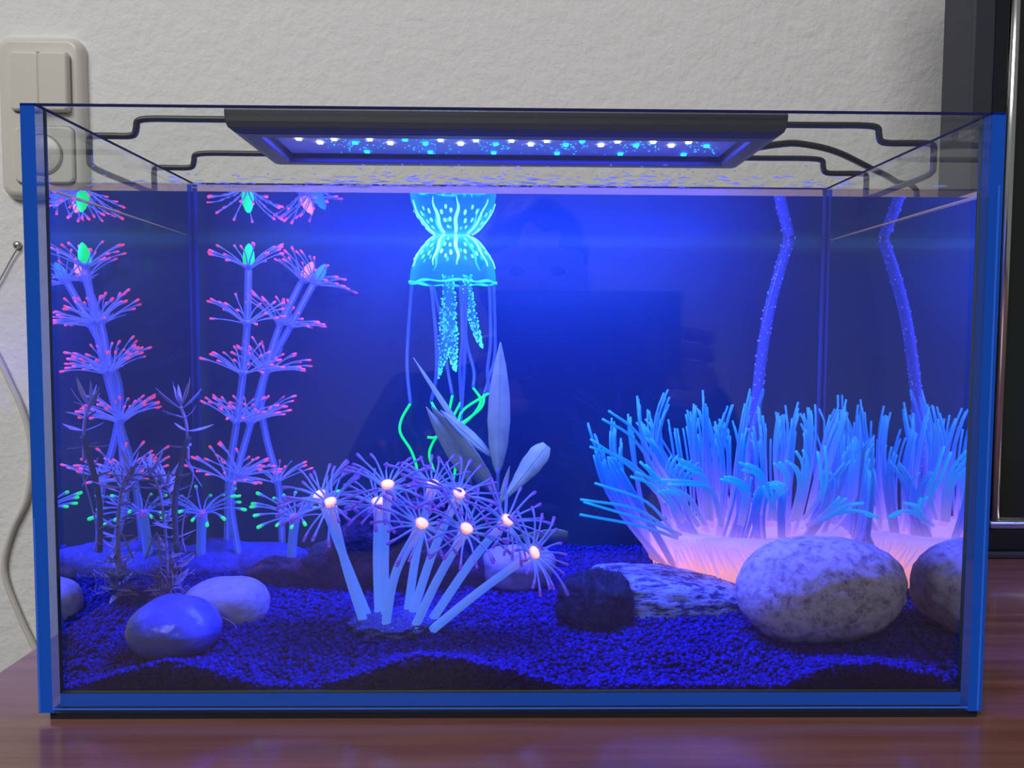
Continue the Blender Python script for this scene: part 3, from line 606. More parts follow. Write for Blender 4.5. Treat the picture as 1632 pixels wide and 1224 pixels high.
    tm = graded('tentacle_silicone', [(0, (0.08, 0.12, 0.25)), (0.995, (0.08, 0.12, 0.25)), (1, (0.08, 0.12, 0.25))], [(0, (0.02, 0.07, 0.85)), (1, (0.03, 0.10, 1.0))], 0.55)
    tg = plain('green_tentacle_end', (0.03, 0.6, 0.02), 0.35, emit=(0.0, 0.92, 0.12), es=1.0, spec=0.08)
    T = [((656, 455), (650, 540), (649, 590), (654, 643), [(654, 643), (640, 668), (638, 690), (655, 718), (664, 745), (665, 770)], -1),
         ((687, 455), (695, 540), (695, 600), (687, 640), [(687, 640), (700, 665), (702, 685), (690, 705), (684, 725), (692, 752)], -0.6),
         ((690, 455), (705, 520), (712, 580), (721, 630), [(721, 630), (716, 655), (713, 678), (722, 690), (745, 715), (749, 755)], -0.2),
         ((734, 455), (737, 540), (733, 590), (735, 640), [(735, 640), (720, 668), (712, 685), (706, 688), (694, 697), (681, 697)], 0.2),
         ((738, 455), (743, 540), (755, 590), (754, 618), [(754, 618), (766, 638), (755, 660), (733, 680), (722, 686)], 0.6),
         ((780, 455), (782, 540), (777, 590), (780, 626), [(780, 626), (740, 652), (730, 672), (725, 686)], 1),
         ((787, 455), (789, 560), (780, 600), (772, 628), [(772, 628), (768, 648), (748, 666), (720, 684)], 0.8),
         ((742, 455), (741, 560), (732, 700), (726, 740), [(726, 740), (725, 752), (722, 766)], 0.9)]
    for k, (a, b, c_, d, tip, g) in enumerate(T):
        yy = y+(-1)**k*0.014*(1-abs(g)*0.7); y2 = y-0.004
        P = spline([at(*a, yy), at(*b, yy), at(*c_, (yy+y2)/2), at(*d, y2)], 22); mb = MB(); mb.tube(P, 0.00105, 7); t = part('tentacle', mb, tm, r)
        P = spline([at(*q, y2-0.001*i) for i, q in enumerate(tip)], 26); mb = MB(); mb.tube(P, 0.00085, 7); part('tentacle_tip', mb, tg, t, label='bright green end')
    # frilled arms under the bell, speckled with glitter
    arm_m = graded('clear_arm', [(0, (0.05, 0.3, 0.7)), (1, (0.05, 0.3, 0.7))], [(0, (0, 0.20, 0.75)), (1, (0, 0.20, 0.75))], 0.35, alpha=0.45)
    gm = plain('cyan_glitter', (0.1, 0.7, 0.2), 0.3, emit=(0.08, 0.95, 0.75), es=1.2)
    for pts, ra in (([(714, 440), (715, 490), (712, 530), (704, 572), (699, 600)], (9, 14, 15, 8, 2)), ([(716, 500), (719, 535), (722, 570), (726, 590)], (11, 12, 7, 2)), ([(745, 440), (747, 475), (754, 510), (762, 538), (768, 552)], (8, 9, 8, 5, 1.5))):
        P = spline([at(a, b, y-0.002) for a, b in pts], 24); Rk = np.interp(np.linspace(0, len(ra)-1, 24), range(len(ra)), ra)*S(y); mb = MB(); mb.tube(P, Rk*0.8, 10); a_ = part('oral_arm', mb, arm_m, r)
        mb = MB()
        for _ in range(240):
            i = random.randrange(24); g = random.uniform(0, 2*math.pi); q = Vector(P[i])+Vector((math.cos(g), math.sin(g)*0.8, 0))*float(Rk[i])*random.uniform(0.75, 1.0)+Vector((0, 0, random.uniform(-0.001, 0.001)))
            s = random.uniform(0.00025, 0.0007); mb.lathe([(s*0.3, -s), (s, 0), (s*0.3, s)], 5, tuple(q))
        part('glitter', mb, gm, a_, False, kind='stuff', label='glittering cyan flecks')
jelly()

# ------------------------------------------------------------------ sea anemone
def anemone():
    y = 0.122; c = at(1193, 905, y); rx, ry = 0.0575, 0.034; zb = c[2]-0.006
    r = thing('sea_anemone_ornament', 'large artificial sea anemone with glowing pink body and blue tentacles', 'ornament', (c[0], y, zb))
    body_m = graded('glowing_pink_silicone', [(0, (0.7, 0.4, 0.25)), (1, (0.4, 0.3, 0.35))], [(0, (1.0, 0.36, 0.32)), (0.40, (1.0, 0.34, 0.40)), (0.75, (0.60, 0.27, 0.70)), (1, (0.35, 0.20, 0.8))], 1.05, bysampling='AUTO')
    mb = MB(); n = 72; prof = [(0.86, 0.0), (0.93, 0.006), (0.985, 0.016), (1.0, 0.026), (0.97, 0.030), (0.85, 0.031), (0.5, 0.028), (0.1, 0.026)]
    v = []; t = []
    for i, (k, z) in enumerate(prof):
        for j in range(n):
            g = 2*math.pi*j/n; w = 1+0.012*math.sin(19*g)*min(1, z/0.01); v.append((c[0]+rx*k*w*math.cos(g), y+ry*k*w*math.sin(g), zb+z)); t.append(min(1, z/0.031))
    f = [(i*n+j, i*n+(j+1) % n, (i+1)*n+(j+1) % n, (i+1)*n+j) for i in range(len(prof)-1) for j in range(n)]+[tuple(range(n-1, -1, -1)), tuple(7*n+j for j in range(n))]
    mb.add(v, f, t); part('body', mb, body_m, r)
    tm = graded('anemone_tentacle', [(0, (0.55, 0.38, 0.35)), (0.3, (0.25, 0.25, 0.40)), (0.7, (0.06, 0.25, 0.40)), (1, (0.05, 0.42, 0.45))],
                [(0, (0.80, 0.30, 0.50)), (0.14, (0.34, 0.19, 0.78)), (0.36, (0.08, 0.08, 0.80)), (0.65, (0.01, 0.09, 0.9)), (1, (0.0, 0.18, 1.0))], 0.62)
    tf = graded('lit_anemone_tentacle', [(0, (0.3, 0.2, 0.3)), (0.4, (0.08, 0.2, 0.3)), (1, (0.05, 0.4, 0.3))],  # cyan copy of the tentacle material with stronger lamp light painted in
                [(0, (0.35, 0.22, 0.75)), (0.22, (0.08, 0.15, 0.85)), (0.5, (0.0, 0.24, 0.90)), (1, (0.0, 0.36, 0.95))], 0.75)
    todo = []
    def tent(P, ra, m=None): todo.append((np.array(P), ra, m or tm))
    rd = random.Random(21)
    # outer and inner rings in bunches, the way the strands of each clump lie together
    for ring, nb, per in ((0, 36, 6), (1, 24, 6), (2, 13, 6)):
        for q in range(nb):
            g0 = 2*math.pi*(q+rd.uniform(-0.3, 0.3))/nb; k = (0.97, 0.74, 0.45)[ring]
            front = max(0.0, -math.sin(g0)); side = abs(math.cos(g0)); back = max(0.0, math.sin(g0))
            if ring == 0 and front > 0.55: continue
            lean = rd.uniform(-0.5, 0.5); sway = rd.uniform(-0.8, 0.8); curl = rd.uniform(-0.9, 0.9)
            tallness = (0.082-0.030*front**1.2*(1 if ring < 2 else 0.4))*rd.uniform(0.86, 1.06)
            spread = (0.27*side+0.10*back+0.34*front)*(1.15-0.45*ring)
            for m_ in range(per):
                g = g0+rd.uniform(-0.085, 0.085); bx, by = c[0]+rx*k*math.cos(g), y+ry*k*math.sin(g); L = tallness*rd.uniform(0.88, 1.06)
                ox, oy = math.cos(g), math.sin(g)*0.75; P = []; nn = 11; z0 = zb+(0.012 if ring == 0 else 0.024)
                for i in range(nn):
                    u = i/(nn-1); rad = spread*L*(0.75*math.sin(u*1.9)+0.35*u*u)
                    sw = L*(0.24*sway*math.sin(u*2.8+lean)+0.20*curl*u**3)
                    droop = L*(0.22*front*u**2.6*(1 if ring < 2 else 0.3)+0.06*u**3)
                    px_, py_ = bx+ox*rad+sw*0.8, by+oy*rad*0.8+0.08*L*curl*u*u
                    px_ = min(px_, XI-0.0015); py_ = min(max(py_, G+0.004), D-G-0.002)
                    P.append((px_, py_, z0+L*u*1.02-droop))
                tent(P, [0.00095-0.0003*i/(nn-1) for i in range(nn)])
    # the lower ends of the strands lie fused to the body in slanting ridges
    mb = MB()
    for q in range(64):
        g = math.pi+math.pi*(q+rd.uniform(-0.4, 0.4))/64; dg = rd.uniform(0.08, 0.22); P = []
        za, zz = rd.uniform(0.006, 0.016), rd.uniform(0.024, 0.030)
        for i in range(6):
            u = i/5; gg = g-dg*u; P.append((c[0]+rx*(0.985+0.02*u)*math.cos(gg), y+ry*(0.985+0.02*u)*math.sin(gg), zb+za+(zz-za)*u))
        mb.tube(P, [0.0003, 0.0008, 0.0010, 0.0010, 0.0009, 0.0005], 6, 0.45, 0.95)
    part('fused_strands', mb, body_m, r, kind='stuff')
    # long strands sweeping far out at the left
    for (a, b, d) in (((1080, 855), (1015, 812), (925, 796)), ((1080, 858), (1020, 838), (924, 820)), ((1075, 850), (1030, 800), (948, 770)), ((1085, 852), (1030, 830), (930, 800)),
                      ((1060, 800), (1005, 745), (941, 700)), ((1062, 790), (1000, 735), (940, 712)), ((1065, 780), (1010, 700), (960, 668)), ((1068, 770), (1015, 690), (970, 655))):
        P = spline([at(*a, y-0.026), at(*b, y-0.034), at(*d, y-0.040)], 11); tent(P, [0.0010-0.0003*i/10 for i in range(11)], tf)
    # curling strands in front, hanging over the pink body
    for (a, b, d, e) in (((1128, 828), (1120, 760), (1100, 745), (1082, 735)), ((1133, 828), (1126, 765), (1105, 750), (1086, 740)), ((1150, 838), (1135, 780), (1105, 770), (1060, 768)), ((1122, 836), (1098, 795), (1060, 775), (1024, 742)),
                        ((1090, 832), (1068, 800), (1040, 770), (1010, 757)), ((1113, 838), (1085, 795), (1072, 785), (1052, 783)), ((1183, 838), (1192, 790), (1180, 770), (1158, 762)), ((1178, 836), (1188, 792), (1176, 772), (1154, 766)),
                        ((1200, 822), (1212, 770), (1205, 752), (1184, 742)), ((1206, 822), (1218, 772), (1208, 752), (1188, 744)), ((1212, 820), (1222, 780), (1230, 770), (1246, 776)), ((1226, 828), (1235, 795), (1246, 784), (1234, 772)),
                        ((1262, 830), (1276, 775), (1270, 745), (1258, 735)), ((1270, 828), (1284, 770), (1284, 735), (1276, 715)), ((1282, 826), (1310, 790), (1316, 760), (1312, 715)), ((1240, 812), (1256, 765), (1248, 745), (1240, 738)),
                        ((1290, 836), (1330, 818), (1370, 812), (1398, 822)), ((1286, 838), (1320, 826), (1350, 808), (1372, 806)), ((1300, 832), (1325, 812), (1340, 800), (1346, 796)), ((1236, 830), (1230, 800), (1226, 788), (1224, 780))):
        yy = y-0.031
        Q = [at(a[0], a[1], yy+0.004), at(b[0], b[1], yy-0.002), at(d[0], d[1], yy-0.008), at(e[0], e[1], yy-0.011)]
        Q = [np.array([min(q[0], XI-0.002), q[1], q[2]]) for q in Q]
        for dx in (-0.0012, 0.0010):
            tent(spline(Q, 12)+np.array([dx*rd.uniform(0.5, 1.3), 0.001*rd.random(), dx*rd.uniform(-1, 1)])*np.linspace(0.4, 1.6, 12)[:, None], [0.0011-0.0003*i/11 for i in range(12)], tf)
    todo.sort(key=lambda q: (q[2] is tm, float(q[0][:, 1].mean())))
    rest = MB()
    for i, (P, ra, m) in enumerate(todo):
        if i < 300: mb = MB(); mb.tube(P, ra, 7); part('tentacle', mb, m, r)
        else: rest.tube(P, ra, 7)
    if rest.v: part('rear_tentacles', rest, tm, r, kind='stuff')
anemone()

# ------------------------------------------------------------------ air tube with bubbles
def air_tube():
    pts = [(1258, 378), (1243, 430), (1225, 500), (1213, 575), (1205, 650), (1200, 730), (1197, 800)]
    y0, y1 = 0.150, 0.138; P3 = [at(a, b, y0+(y1-y0)*i/6) for i, (a, b) in enumerate(pts)]
    P3[0][2] = WL-0.001
    P = spline(P3, 40); m = graded('clear_tube', [(0, (0.1,0.12,0.2)), (1, (0.1,0.12,0.2))], [(0, (0.03, 0.05, 0.7)), (1, (0.04, 0.06, 0.8))], 0.40, rough=0.1, alpha=0.5)  # hose glows faintly blue in place of lamp light
    r = thing('air_tube', 'clear bubble-covered tube rising from the sea anemone to the water surface', 'tube', tuple(P[-1]))
    mb = MB(); mb.tube(P, 0.0033, 14, cap=False); part('hose', mb, m, r)
    mb = MB()
    for _ in range(150):
        i = random.randrange(40); g = random.uniform(0, 2*math.pi); s = random.uniform(0.0003, 0.0007); q = P[i]+np.array([math.cos(g), math.sin(g), 0])*0.0034+np.array([0, 0, random.uniform(-0.002, 0.002)])
        mb.lathe([(s*0.4, -s*0.9), (s, 0), (s*0.4, s*0.9)], 6, tuple(q))
    part('bubbles', mb, plain('air_bubble', (0.4, 0.45, 0.9), 0.05, emit=(0.1, 0.14, 0.8), es=0.25), r, kind='stuff', label='tiny air bubbles')  # faint emission stands in for light caught by the bubbles
air_tube()

# ------------------------------------------------------------------ plants
def blade(name, length, width, mat, bend=0.2, fold=0.15, taper=0.5, n=9, blunt=0, rib=False):
    """A leaf along +X with a raised midrib, a few tenths of a millimetre thick."""
    v = []
    for i in range(n):
        u = i/(n-1); w = width*0.5*max(0.04, math.sin(math.pi*u**taper)**0.8) if 0 < i < n-1 else width*0.03
        if blunt: w = width*0.5*min(1.0, 0.06+1.5*u)*(1 if i < n-2 else (0.85 if i == n-2 else 0.45))
        w *= 1+0.03*math.sin(9*i)
        z = bend*length*u*u; x = length*u
        v += [(x, -w, z+fold*w), (x, 0, z), (x, w, z+fold*w)]
    f = [(3*i+k, 3*i+3+k, 3*i+4+k, 3*i+k+1) for i in range(n-1) for k in (0, 1)]
    m = len(v); th = width*0.02+0.0001; v += [(x, y, z-th) for x, y, z in v]
    f += [tuple(q+m for q in reversed(g)) for g in f]
    e = [(3*i) for i in range(n)]; f += [(a, a+m, b+m, b) for a, b in zip(e[:-1], e[1:])]+[(b+2, b+2+m, a+2+m, a+2) for a, b in zip(e[:-1], e[1:])]
    mb = MB(); mb.add(v, f)
    if rib:
        for sd in (1, -1): mb.tube([(p[0], p[1], p[2]+(0.00012 if sd > 0 else -th-0.00012)) for p in v[1:3*n:3]], [0.00055*(1-0.7*i/(n-1)) for i in range(n)], 5)
    return mb.mesh(name, mat)
def frame(o, tip, roll=0.0, side=(0, -1, 0)):
    x = Vector(tip)-Vector(o); L = x.length; x.normalize(); z = Vector(side)-x*Vector(side).dot(x)
    z = z.normalized() if z.length > 1e-4 else x.orthogonal().normalized(); yv = z.cross(x)
    M = Matrix([[x[i], yv[i], z[i], 0] for i in range(3)]+[[0, 0, 0, 1]]).to_4x4(); return Matrix.Translation(Vector(o)) @ M @ Matrix.Rotation(roll, 4, 'X'), L
leaf_g = plain('grey_green_leaf', (0.3, 0.4, 0.2), 0.5, stops=[(0.35, (0.28, 0.42, 0.10)), (0.65, (0.38, 0.54, 0.14))], nscale=90, bump=(300, 0.2, 0.001))
stalk_g = plain('green_stalk', (0.10, 0.13, 0.10), 0.6)
def broad_plant():
    y = 0.135; b = at(792, 880, y); r = thing('broadleaf_plant', 'water plant with broad lance-shaped leaves behind the jellyfish', 'plant', tuple(b))
    P = spline([b+np.array([0, 0, -0.008]), at(793, 830, y), at(793, 785, y), at(794, 745, y)], 12); mb = MB(); mb.tube(P, [0.0011]*12, 7); part('stalk', mb, stalk_g, r)
    for (o, t, w, ro, dy) in (((793, 758), (797, 545), 36, 0.1, -0.004), ((792, 790), (690, 645), 40, -0.5, -0.008), ((768, 735), (655, 572), 13, 0.9, -0.006), ((752, 772), (678, 648), 22, 0.3, -0.010),
                              ((800, 800), (872, 710), 34, -0.3, 0.004), ((800, 860), (905, 850), 38, 0.6, 0.0), ((785, 728), (700, 655), 22, 0.8, -0.012), ((795, 812), (812, 742), 10, 0.2, 0.004)):
        A = at(*o, y); B = at(*t, y+dy); M, L = frame(A, B, ro); s = S(y)
        me = blade('leaf', L, w*s, leaf_g, 0.03, 0.22, 0.85, 13, o in ((800, 800), (800, 860)), True); lf = place('leaf', me, r, Matrix.Translation(-Vector(b)) @ M)
broad_plant()
leaf_s = plain('thin_pale_leaf', (0.55, 0.47, 0.42), 0.5); leaf_b = plain('brown_leaf', (0.36, 0.31, 0.20), 0.6); stem_p = plain('pinkish_stem', (0.48, 0.34, 0.34), 0.6); stem_o = plain('olive_dead_stem', (0.085, 0.075, 0.045), 0.7)
def stem_plant():
    y = 0.088; b = ground(268, 958); y = b[1]
    r = thing('stem_plant', 'thin-leaved stem plant with narrow whorled leaves behind the pale pebbles', 'plant', tuple(b))
    LM = [blade('leaf', 0.0125, 0.0022, leaf_s, 0.12, 0.1, 0.9, 7), blade('leaf', 0.010, 0.0020, leaf_s, -0.15, 0.1, 0.9, 7), blade('leaf', 0.0145, 0.0024, leaf_s, 0.25, 0.1, 0.9, 7)]
    LB = [blade('leaf', 0.013, 0.0042, leaf_b, 0.25, 0.3, 0.8, 7), blade('leaf', 0.011, 0.0034, leaf_b, -0.3, 0.3, 0.8, 7)]
    rd = random.Random(5); off = Matrix.Translation(-Vector(b))
    stems = [([(268, 960), (266, 880), (258, 800), (248, 765), (239, 752)], 0.0008, stem_p, 0.0), ([(276, 960), (278, 880), (274, 800), (262, 770)], 0.0007, stem_p, 0.006), ([(262, 958), (256, 900), (250, 850), (232, 890)], 0.0005, stem_p, -0.003),
             ([(282, 880), (279, 800), (290, 735), (301, 695)], 0.0015, stem_o, -0.004), ([(300, 735), (299, 700), (296, 672), (288, 648)], 0.0008, stem_p, -0.004), ([(300, 735), (308, 757), (298, 800), (290, 850), (296, 880)], 0.0004, stem_p, -0.002), ([(294, 730), (306, 752), (322, 776)], 0.0003, stem_p, 0.002)]
    Ps = []
    for pts, ra, m, dy in stems:
        P = spline([at(a, c, y+dy) for a, c in pts], 20); mb = MB(); mb.tube(P, ra, 6); part('stem', mb, m, r); Ps.append(P)
    def whorl(p, n, up, meshes, sc):
        for k in range(n):
            g = 2*math.pi*(k+rd.random())/n; d = Vector((math.cos(g), math.sin(g)*0.8, up+rd.uniform(-0.2, 0.2)))
            M, _ = frame(p, Vector(p)+d, rd.uniform(-0.6, 0.6), (0, 0, 1)); place('leaf', rd.choice(meshes), r, off @ M @ Matrix.Scale(sc*rd.uniform(0.7, 1.15), 4))
    for i, f_ in ((0, (19, 18, 16, 14, 12, 9, 7, 5)), (1, (19, 17, 15, 12, 10, 8, 5))):
        for j in f_: whorl(Ps[i][j], 5, 0.9 if j > 16 else 0.25, LM, 0.95)
    for j, up, n in ((19, 1.6, 6), (18, 0.6, 4), (14, 0.35, 4), (9, 0.2, 3), (4, 0.1, 3)): whorl(Ps[4][j], n, up, LM, 1.0)
    for P in Ps[:3]:
        for j in (1, 2, 4): whorl(P[j], 4, 0.3, LB, 0.9)
    for j in (3, 10): whorl(Ps[3][j], 2, 0.1, LB, 0.9)
    mb = MB()
    for _ in range(46):
        p = np.array(at(rd.uniform(235, 300), rd.uniform(890, 955), y+rd.uniform(-0.006, 0.006))); q = p+np.array([rd.uniform(-0.010, 0.010), rd.uniform(-0.004, 0.004), rd.uniform(-0.012, 0.012)]); m_ = (p+q)/2+np.array([rd.uniform(-0.004, 0.004), 0, rd.uniform(-0.004, 0.004)])
        mb.tube(spline([p, m_, q], 6), 0.00018, 4)
    part('root_hairs', mb, stem_p, r, kind='stuff')
    # long thin runner at the left, along the left pane
    P = spline([at(222, 790, y), at(190, 800, y-0.01), at(168, 810, y-0.02)], 10)
stem_plant()

# loose root thread by the pebbles
mb = MB(); mb.tube(spline([at(346, 980, 0.052), at(372, 994, 0.054), at(378, 1012, 0.053), at(366, 1027, 0.050), at(344, 1040, 0.046), at(336, 1042, 0.045)], 20), 0.00022, 5)
tag(part('root_thread', mb, leaf_s, None, loc=tuple(at(350, 1038, 0.047))), 'thin pale root thread curling beside the two pebbles', 'root')

# ------------------------------------------------------------------ wall switch, cable, screen
ivory = plain('ivory_plastic', (0.70, 0.68, 0.62), 0.28)
grey_gap = plain('switch_gap', (0.16, 0.15, 0.14), 0.6)
def rrect(mb, cx, cz, w, h, y0, y1, rad, dome=0.0, n=6, edge_=0.0):
    """A rounded plate standing proud of the wall: y0 at the wall, y1 the face."""
    def ring(ins, y):
        o = []; ww, hh = w/2-ins, h/2-ins; rr = max(rad-ins, 0.0005)
        for qx, qz, a0 in ((1, 1, 0), (-1, 1, 90), (-1, -1, 180), (1, -1, 270)):
            for k in range(n+1):
                a = math.radians(a0+90*k/n); o.append((cx+qx*(ww-rr)+rr*math.cos(a), y, cz+qz*(hh-rr)+rr*math.sin(a)))
        return o
    e = edge_ or min(0.004, (y0-y1)*0.8)
    R = [ring(0, y0), ring(0, y1+e), ring(e*0.3, y1+e*0.3), ring(e, y1)]; m = len(R[0]); v = [p for q in R for p in q]
    f = [(i*m+j, i*m+(j+1) % m, (i+1)*m+(j+1) % m, (i+1)*m+j) for i in range(3) for j in range(m)]+[tuple(3*m+j for j in range(m))]
    mb.add(v, f); return mb
def switch():
    s = S(WALL_Y); c = at(75, 192, WALL_Y); w, h = 130*s, 246*s
    r = thing('wall_switch', 'ivory double wall plate with two rockers above a round cover', 'switch', (c[0], WALL_Y, c[2]-h/2))
    flat = lambda o: o.data.polygons[len(o.data.polygons)-1].__setattr__('use_smooth', False)
    fp = part('frame_plate', rrect(MB(), c[0], c[2], w, h, WALL_Y, WALL_Y-0.011, 0.014, edge_=0.007), ivory, r)
    y1 = WALL_Y-0.011; a = at(66, 132, y1); sz = 93*s
    part('socket_gap', rrect(MB(), a[0], a[2], sz*0.99, sz*0.99, y1, y1-0.0006, 0.007), grey_gap, r)
    for k in (-1, 1):
        o = part('rocker', rrect(MB(), a[0]+k*sz*0.245, a[2]-0.0005*k, sz*0.475, sz*0.95, y1, y1-(0.0075 if k > 0 else 0.0045), 0.004, edge_=0.0022), ivory, r); flat(o)
    a = at(73, 248, y1); part('cover_gap', rrect(MB(), a[0], a[2], sz*0.99, sz*0.96, y1, y1-0.0006, 0.007), grey_gap, r)
    fc = part('cover', rrect(MB(), a[0], a[2], sz*0.96, sz*0.93, y1, y1-0.004, 0.007, edge_=0.002), ivory, r); flat(fc); flat(fp)
    mb = MB(); mb.lathe([(0.0195, 0), (0.0195, 0.0012), (0.019, 0.0016), (0.0185, 0.0012), (0.0180, 0.0)], 40, (a[0]-0.001, y1-0.0038, a[2]), 0, (0, -1, 0)); part('round_groove', mb, plain('groove', (0.30, 0.29, 0.27), 0.5), r)
    mb = MB(); mb.lathe([(0.0182, 0), (0.0182, 0.0018), (0.0170, 0.0028), (0.002, 0.0030)], 40, (a[0]-0.001, y1-0.0036, a[2]), 0, (0, -1, 0)); part('round_cap', mb, ivory, r)
switch()
white_cable = plain('white_cable', (0.68, 0.66, 0.62), 0.5)
yc = WALL_Y-0.004
mb = MB(); mb.tube(spline([at(-70, 440, yc), at(-30, 520, yc), at(0, 576, yc), at(15, 608, yc), at(32, 645, yc), at(46, 690, yc), at(50, 740, yc), at(42, 796, yc), at(21, 841, yc), at(7, 889, yc), at(9, 924, yc), at(27, 972, yc), at(50, 1022, yc), at(95, 1110, yc)], 60), 0.0027, 8)
tag(part('cable', mb, white_cable, None, loc=tuple(at(20, 900, yc))), 'thick white cable snaking down the wall left of the tank', 'cable')
w_ = thing('clip_wire', 'thin wire held by a small metal clip on the wall below the switch', 'wire', tuple(at(28, 392, yc)))
mb = MB(); mb.tube(spline([at(30, 392, yc), at(18, 412, yc+0.001), at(4, 438, yc+0.001), at(-20, 480, yc+0.001)], 14), 0.0008, 6); part('strand', mb, plain('grey_wire', (0.45, 0.43, 0.40), 0.5), w_)
mb = MB(); mb.lathe([(0.004, 0), (0.004, 0.002), (0.0028, 0.0035), (0.0008, 0.004)], 14, tuple(at(29, 391, WALL_Y)), 0, (0, -1, 0)); part('clip', mb, plain('steel', (0.5, 0.5, 0.5), 0.3, 1.0), w_)

def screen():
    y = 0.248; p = at(1518, 888, y); x0 = p[0]; z0 = TZ
    gloss_black = plain('gloss_black', (0.008, 0.010, 0.016), 0.08); satin = plain('satin_black', (0.030, 0.034, 0.048), 0.5); chrome = plain('silver_trim', (0.75, 0.76, 0.74), 0.16, 1.0)
    glassy = plain('screen_glass', (0.010, 0.016, 0.014), 0.12); x1, z1 = x0+0.95, z0+0.60
    r = thing('television', 'black flat screen with silver inner trim, standing right of the tank', 'television', ((x0+x1)/2, y+0.02, z0))
    t = S(y); w1, w2, w3 = 36*t, 62*t, 80*t; b1, b2 = 50*t, 62*t
    def frm(ix0, ix1, bz0, bz1, ya, yb):
        m = MB(); m.box(x0+ix0, x0+ix1, ya, yb, z0+bz0, z1-bz0); m.box(x1-ix1, x1-ix0, ya, yb, z0+bz0, z1-bz0); m.box(x0+ix1, x1-ix1, ya, yb, z0+bz0, z0+bz1); m.box(x0+ix1, x1-ix1, ya, yb, z1-bz1, z1-bz0); return m
    part('outer_frame', frm(0, w1, 0, 12*t, y, y+0.04), satin, r, False, bevel=0.002)
    part('inner_frame', frm(w1, w2, 12*t, b1, y+0.002, y+0.03), gloss_black, r, False, bevel=0.002)
    mb = MB()
    zc = z0+b1+0.003
    for pts in ([(x0+w2+0.0035, y+0.003, zc+0.004), (x0+w2+0.0035, y+0.003, z0+0.3), (x0+w2+0.0035, y+0.003, z1-b1)], [(x0+w2, y+0.003, zc), (x0+0.4, y+0.003, zc), (x1-w2, y+0.003, zc)]): mb.tube(pts, 0.0036, 12)
    part('silver_trim', mb, chrome, r)
    mb = MB(); mb.box(x0+w2, x1-w2, y+0.006, y+0.012, z0+b1, z1-b1); part('display', mb, glassy, r, False)
    mb = MB(); mb.box(x0+0.01, x1-0.01, y+0.012, y+0.045, z0+0.01, z1-0.01); part('back_cover', mb, satin, r, False, bevel=0.006)
screen()

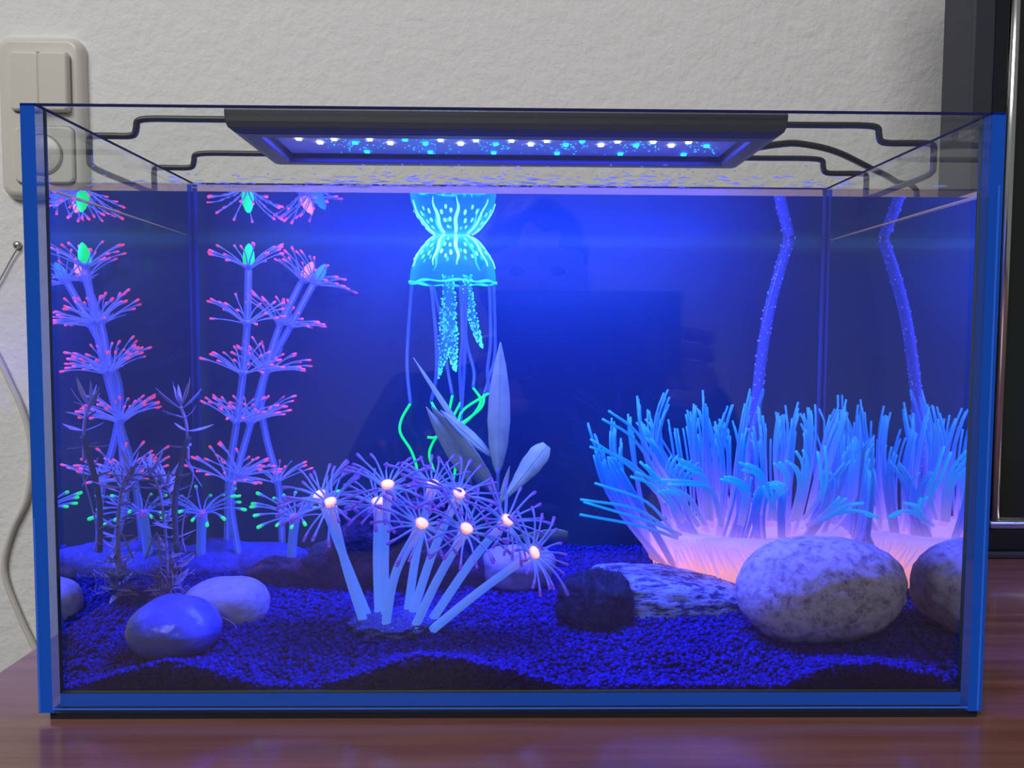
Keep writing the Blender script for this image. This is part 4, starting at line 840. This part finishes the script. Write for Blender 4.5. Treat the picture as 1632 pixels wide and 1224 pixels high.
# ------------------------------------------------------------------ the photographer, seen mirrored in the front glass
def photographer():
    cloth = plain('dark_hoodie', (0.015, 0.015, 0.02), 0.9); skin = plain('skin', (0.42, 0.26, 0.20), 0.5); hair_m = plain('dark_hair', (0.02, 0.015, 0.012), 0.6)
    r = thing('person', 'person in a dark hoodie kneeling before the tank, both hands holding a phone', 'person', (0.05, -0.95, -0.75))
    O = Vector(r.location)
    def skinned(name, J, E, mat, levels=2):
        me = bpy.data.meshes.new(name); me.from_pydata([tuple(Vector(p)-O) for p, _ in J], E, []); me.materials.append(mat)
        o = bpy.data.objects.new(name, me); COL.objects.link(o); o.parent = r
        o.modifiers.new('skin', 'SKIN'); sv = me.skin_vertices
        if not sv:
            bpy.context.view_layer.objects.active = o; bpy.ops.mesh.customdata_skin_add(); sv = me.skin_vertices
        for q, (_, ra) in zip(sv[0].data, J): q.radius = (ra, ra) if not hasattr(ra, '__len__') else ra
        sv[0].data[0].use_root = True; s = o.modifiers.new('sub', 'SUBSURF'); s.levels = levels; s.render_levels = levels; return o
    c = (0.06, -0.95)
    J = [((c[0], c[1], -0.33), (0.15, 0.12)), ((c[0], c[1]+0.03, -0.12), (0.15, 0.11)), ((c[0]-0.005, c[1]+0.06, 0.06), (0.16, 0.11)), ((c[0]-0.01, c[1]+0.08, 0.13), 0.06),
         ((c[0]-0.20, c[1]+0.08, 0.06), 0.062), ((c[0]-0.26, c[1]+0.28, -0.09), 0.048), ((0.0, -0.42, 0.05), 0.034), ((0.012, -0.375, 0.10), 0.028),
         ((c[0]+0.19, c[1]+0.08, 0.06), 0.062), ((c[0]+0.27, c[1]+0.28, -0.08), 0.048), ((0.20, -0.42, 0.06), 0.034), ((0.172, -0.375, 0.115), 0.028),
         ((c[0]-0.12, c[1]+0.12, -0.42), 0.085), ((c[0]-0.14, c[1]+0.26, -0.69), 0.06), ((c[0]-0.14, c[1]-0.14, -0.70), 0.045), ((c[0]+0.12, c[1]+0.12, -0.42), 0.085), ((c[0]+0.14, c[1]+0.26, -0.69), 0.06), ((c[0]+0.14, c[1]-0.14, -0.70), 0.045)]
    E = [(0, 1), (1, 2), (2, 3), (2, 4), (4, 5), (5, 6), (6, 7), (2, 8), (8, 9), (9, 10), (10, 11), (0, 12), (12, 13), (13, 14), (0, 15), (15, 16), (16, 17)]
    skinned('body', J, E, cloth)
    hc = Vector((c[0]-0.015, c[1]+0.10, 0.245))
    def face(p, d):
        q = p.copy(); f = max(0, d.y)
        if d.z < 0: q.x *= 1+0.22*d.z; q.y *= 1+0.05*d.z
        q.y += 0.016*math.exp(-((d.x/0.16)**2+((d.z+0.12)/0.2)**2))*(1 if d.y > 0 else 0)      # nose
        for sx in (-1, 1): q.y -= 0.010*math.exp(-(((d.x-sx*0.36)/0.15)**2+((d.z-0.08)/0.12)**2))*(1 if d.y > 0 else 0)
        q.y -= 0.004*math.exp(-((d.x/0.3)**2+((d.z+0.52)/0.06)**2))*(1 if d.y > 0 else 0); return q
    hd = blob(tuple(hc), 0.075, 0.095, 0.115, skin, 'head', r, 5, 0.0, 1, 0, 2.1, None, (0, 0), face)
    dk = plain('eye_dark', (0.02, 0.015, 0.01), 0.2)
    for sx in (-1, 1):
        blob(tuple(hc+Vector((sx*0.028, 0.083, 0.010))), 0.012, 0.008, 0.006, dk, 'eye', hd, 2, 0)
        blob(tuple(hc+Vector((sx*0.075, -0.005, -0.005))), 0.010, 0.018, 0.032, skin, 'ear', hd, 3, 0)
    def cap(p, d): return p if d.z > 0.25 or d.y < -0.1 else p*0.9
    blob(tuple(hc+Vector((0, -0.010, 0.012))), 0.083, 0.098, 0.118, hair_m, 'hair', hd, 5, 0.05, 4, 2, 2.1, None, (0, 0), cap)
    # hands: palm and five bent fingers each, closed on the ends of the phone
    for sx, wx, wz in ((-1, 0.012, 0.10), (1, 0.172, 0.115)):
        w = Vector((wx, -0.375, wz)); ph = Vector((-0.016 if sx < 0 else 0.156, -0.347, 0.15))
        m = w*0.45+ph*0.55+Vector((sx*0.012, -0.006, 0)); J = [(tuple(w), (0.024, 0.018)), (tuple(m), (0.032, 0.015))]; E = [(0, 1)]
        skinned('hand', J, E, skin, 1)
        for k, (ln, dz) in enumerate(((0.062, 0.024), (0.070, 0.008), (0.066, -0.008), (0.052, -0.022))):
            a = m+Vector((0, 0, dz)); b_ = a+Vector((sx*0.010, -0.004, 0.006)); c_ = b_+Vector((-sx*ln*0.4, -0.004, 0.004)); d_ = c_+Vector((-sx*ln*0.35, 0.004, 0.002))
            skinned('finger', [(tuple(a), 0.0095), (tuple(b_), 0.009), (tuple(c_), 0.008), (tuple(d_), 0.007)], [(0, 1), (1, 2), (2, 3)], skin, 1)
        a = m+Vector((0, 0.006, -0.016)); skinned('thumb', [(tuple(a), 0.011), (tuple(a+Vector((-sx*0.010, 0.008, -0.012))), 0.010), (tuple(a+Vector((-sx*0.034, 0.010, -0.006))), 0.008)], [(0, 1), (1, 2)], skin, 1)
    p = thing('phone', 'black phone held sideways by the kneeling person', 'phone', (0.07, -0.3405, 0.129))
    mb = MB(); mb.box(-0.012, 0.150, -0.3445, -0.3365, 0.129, 0.203); part('body', mb, plain('phone_black', (0.01, 0.01, 0.012), 0.25), p, False, bevel=0.003)
photographer()
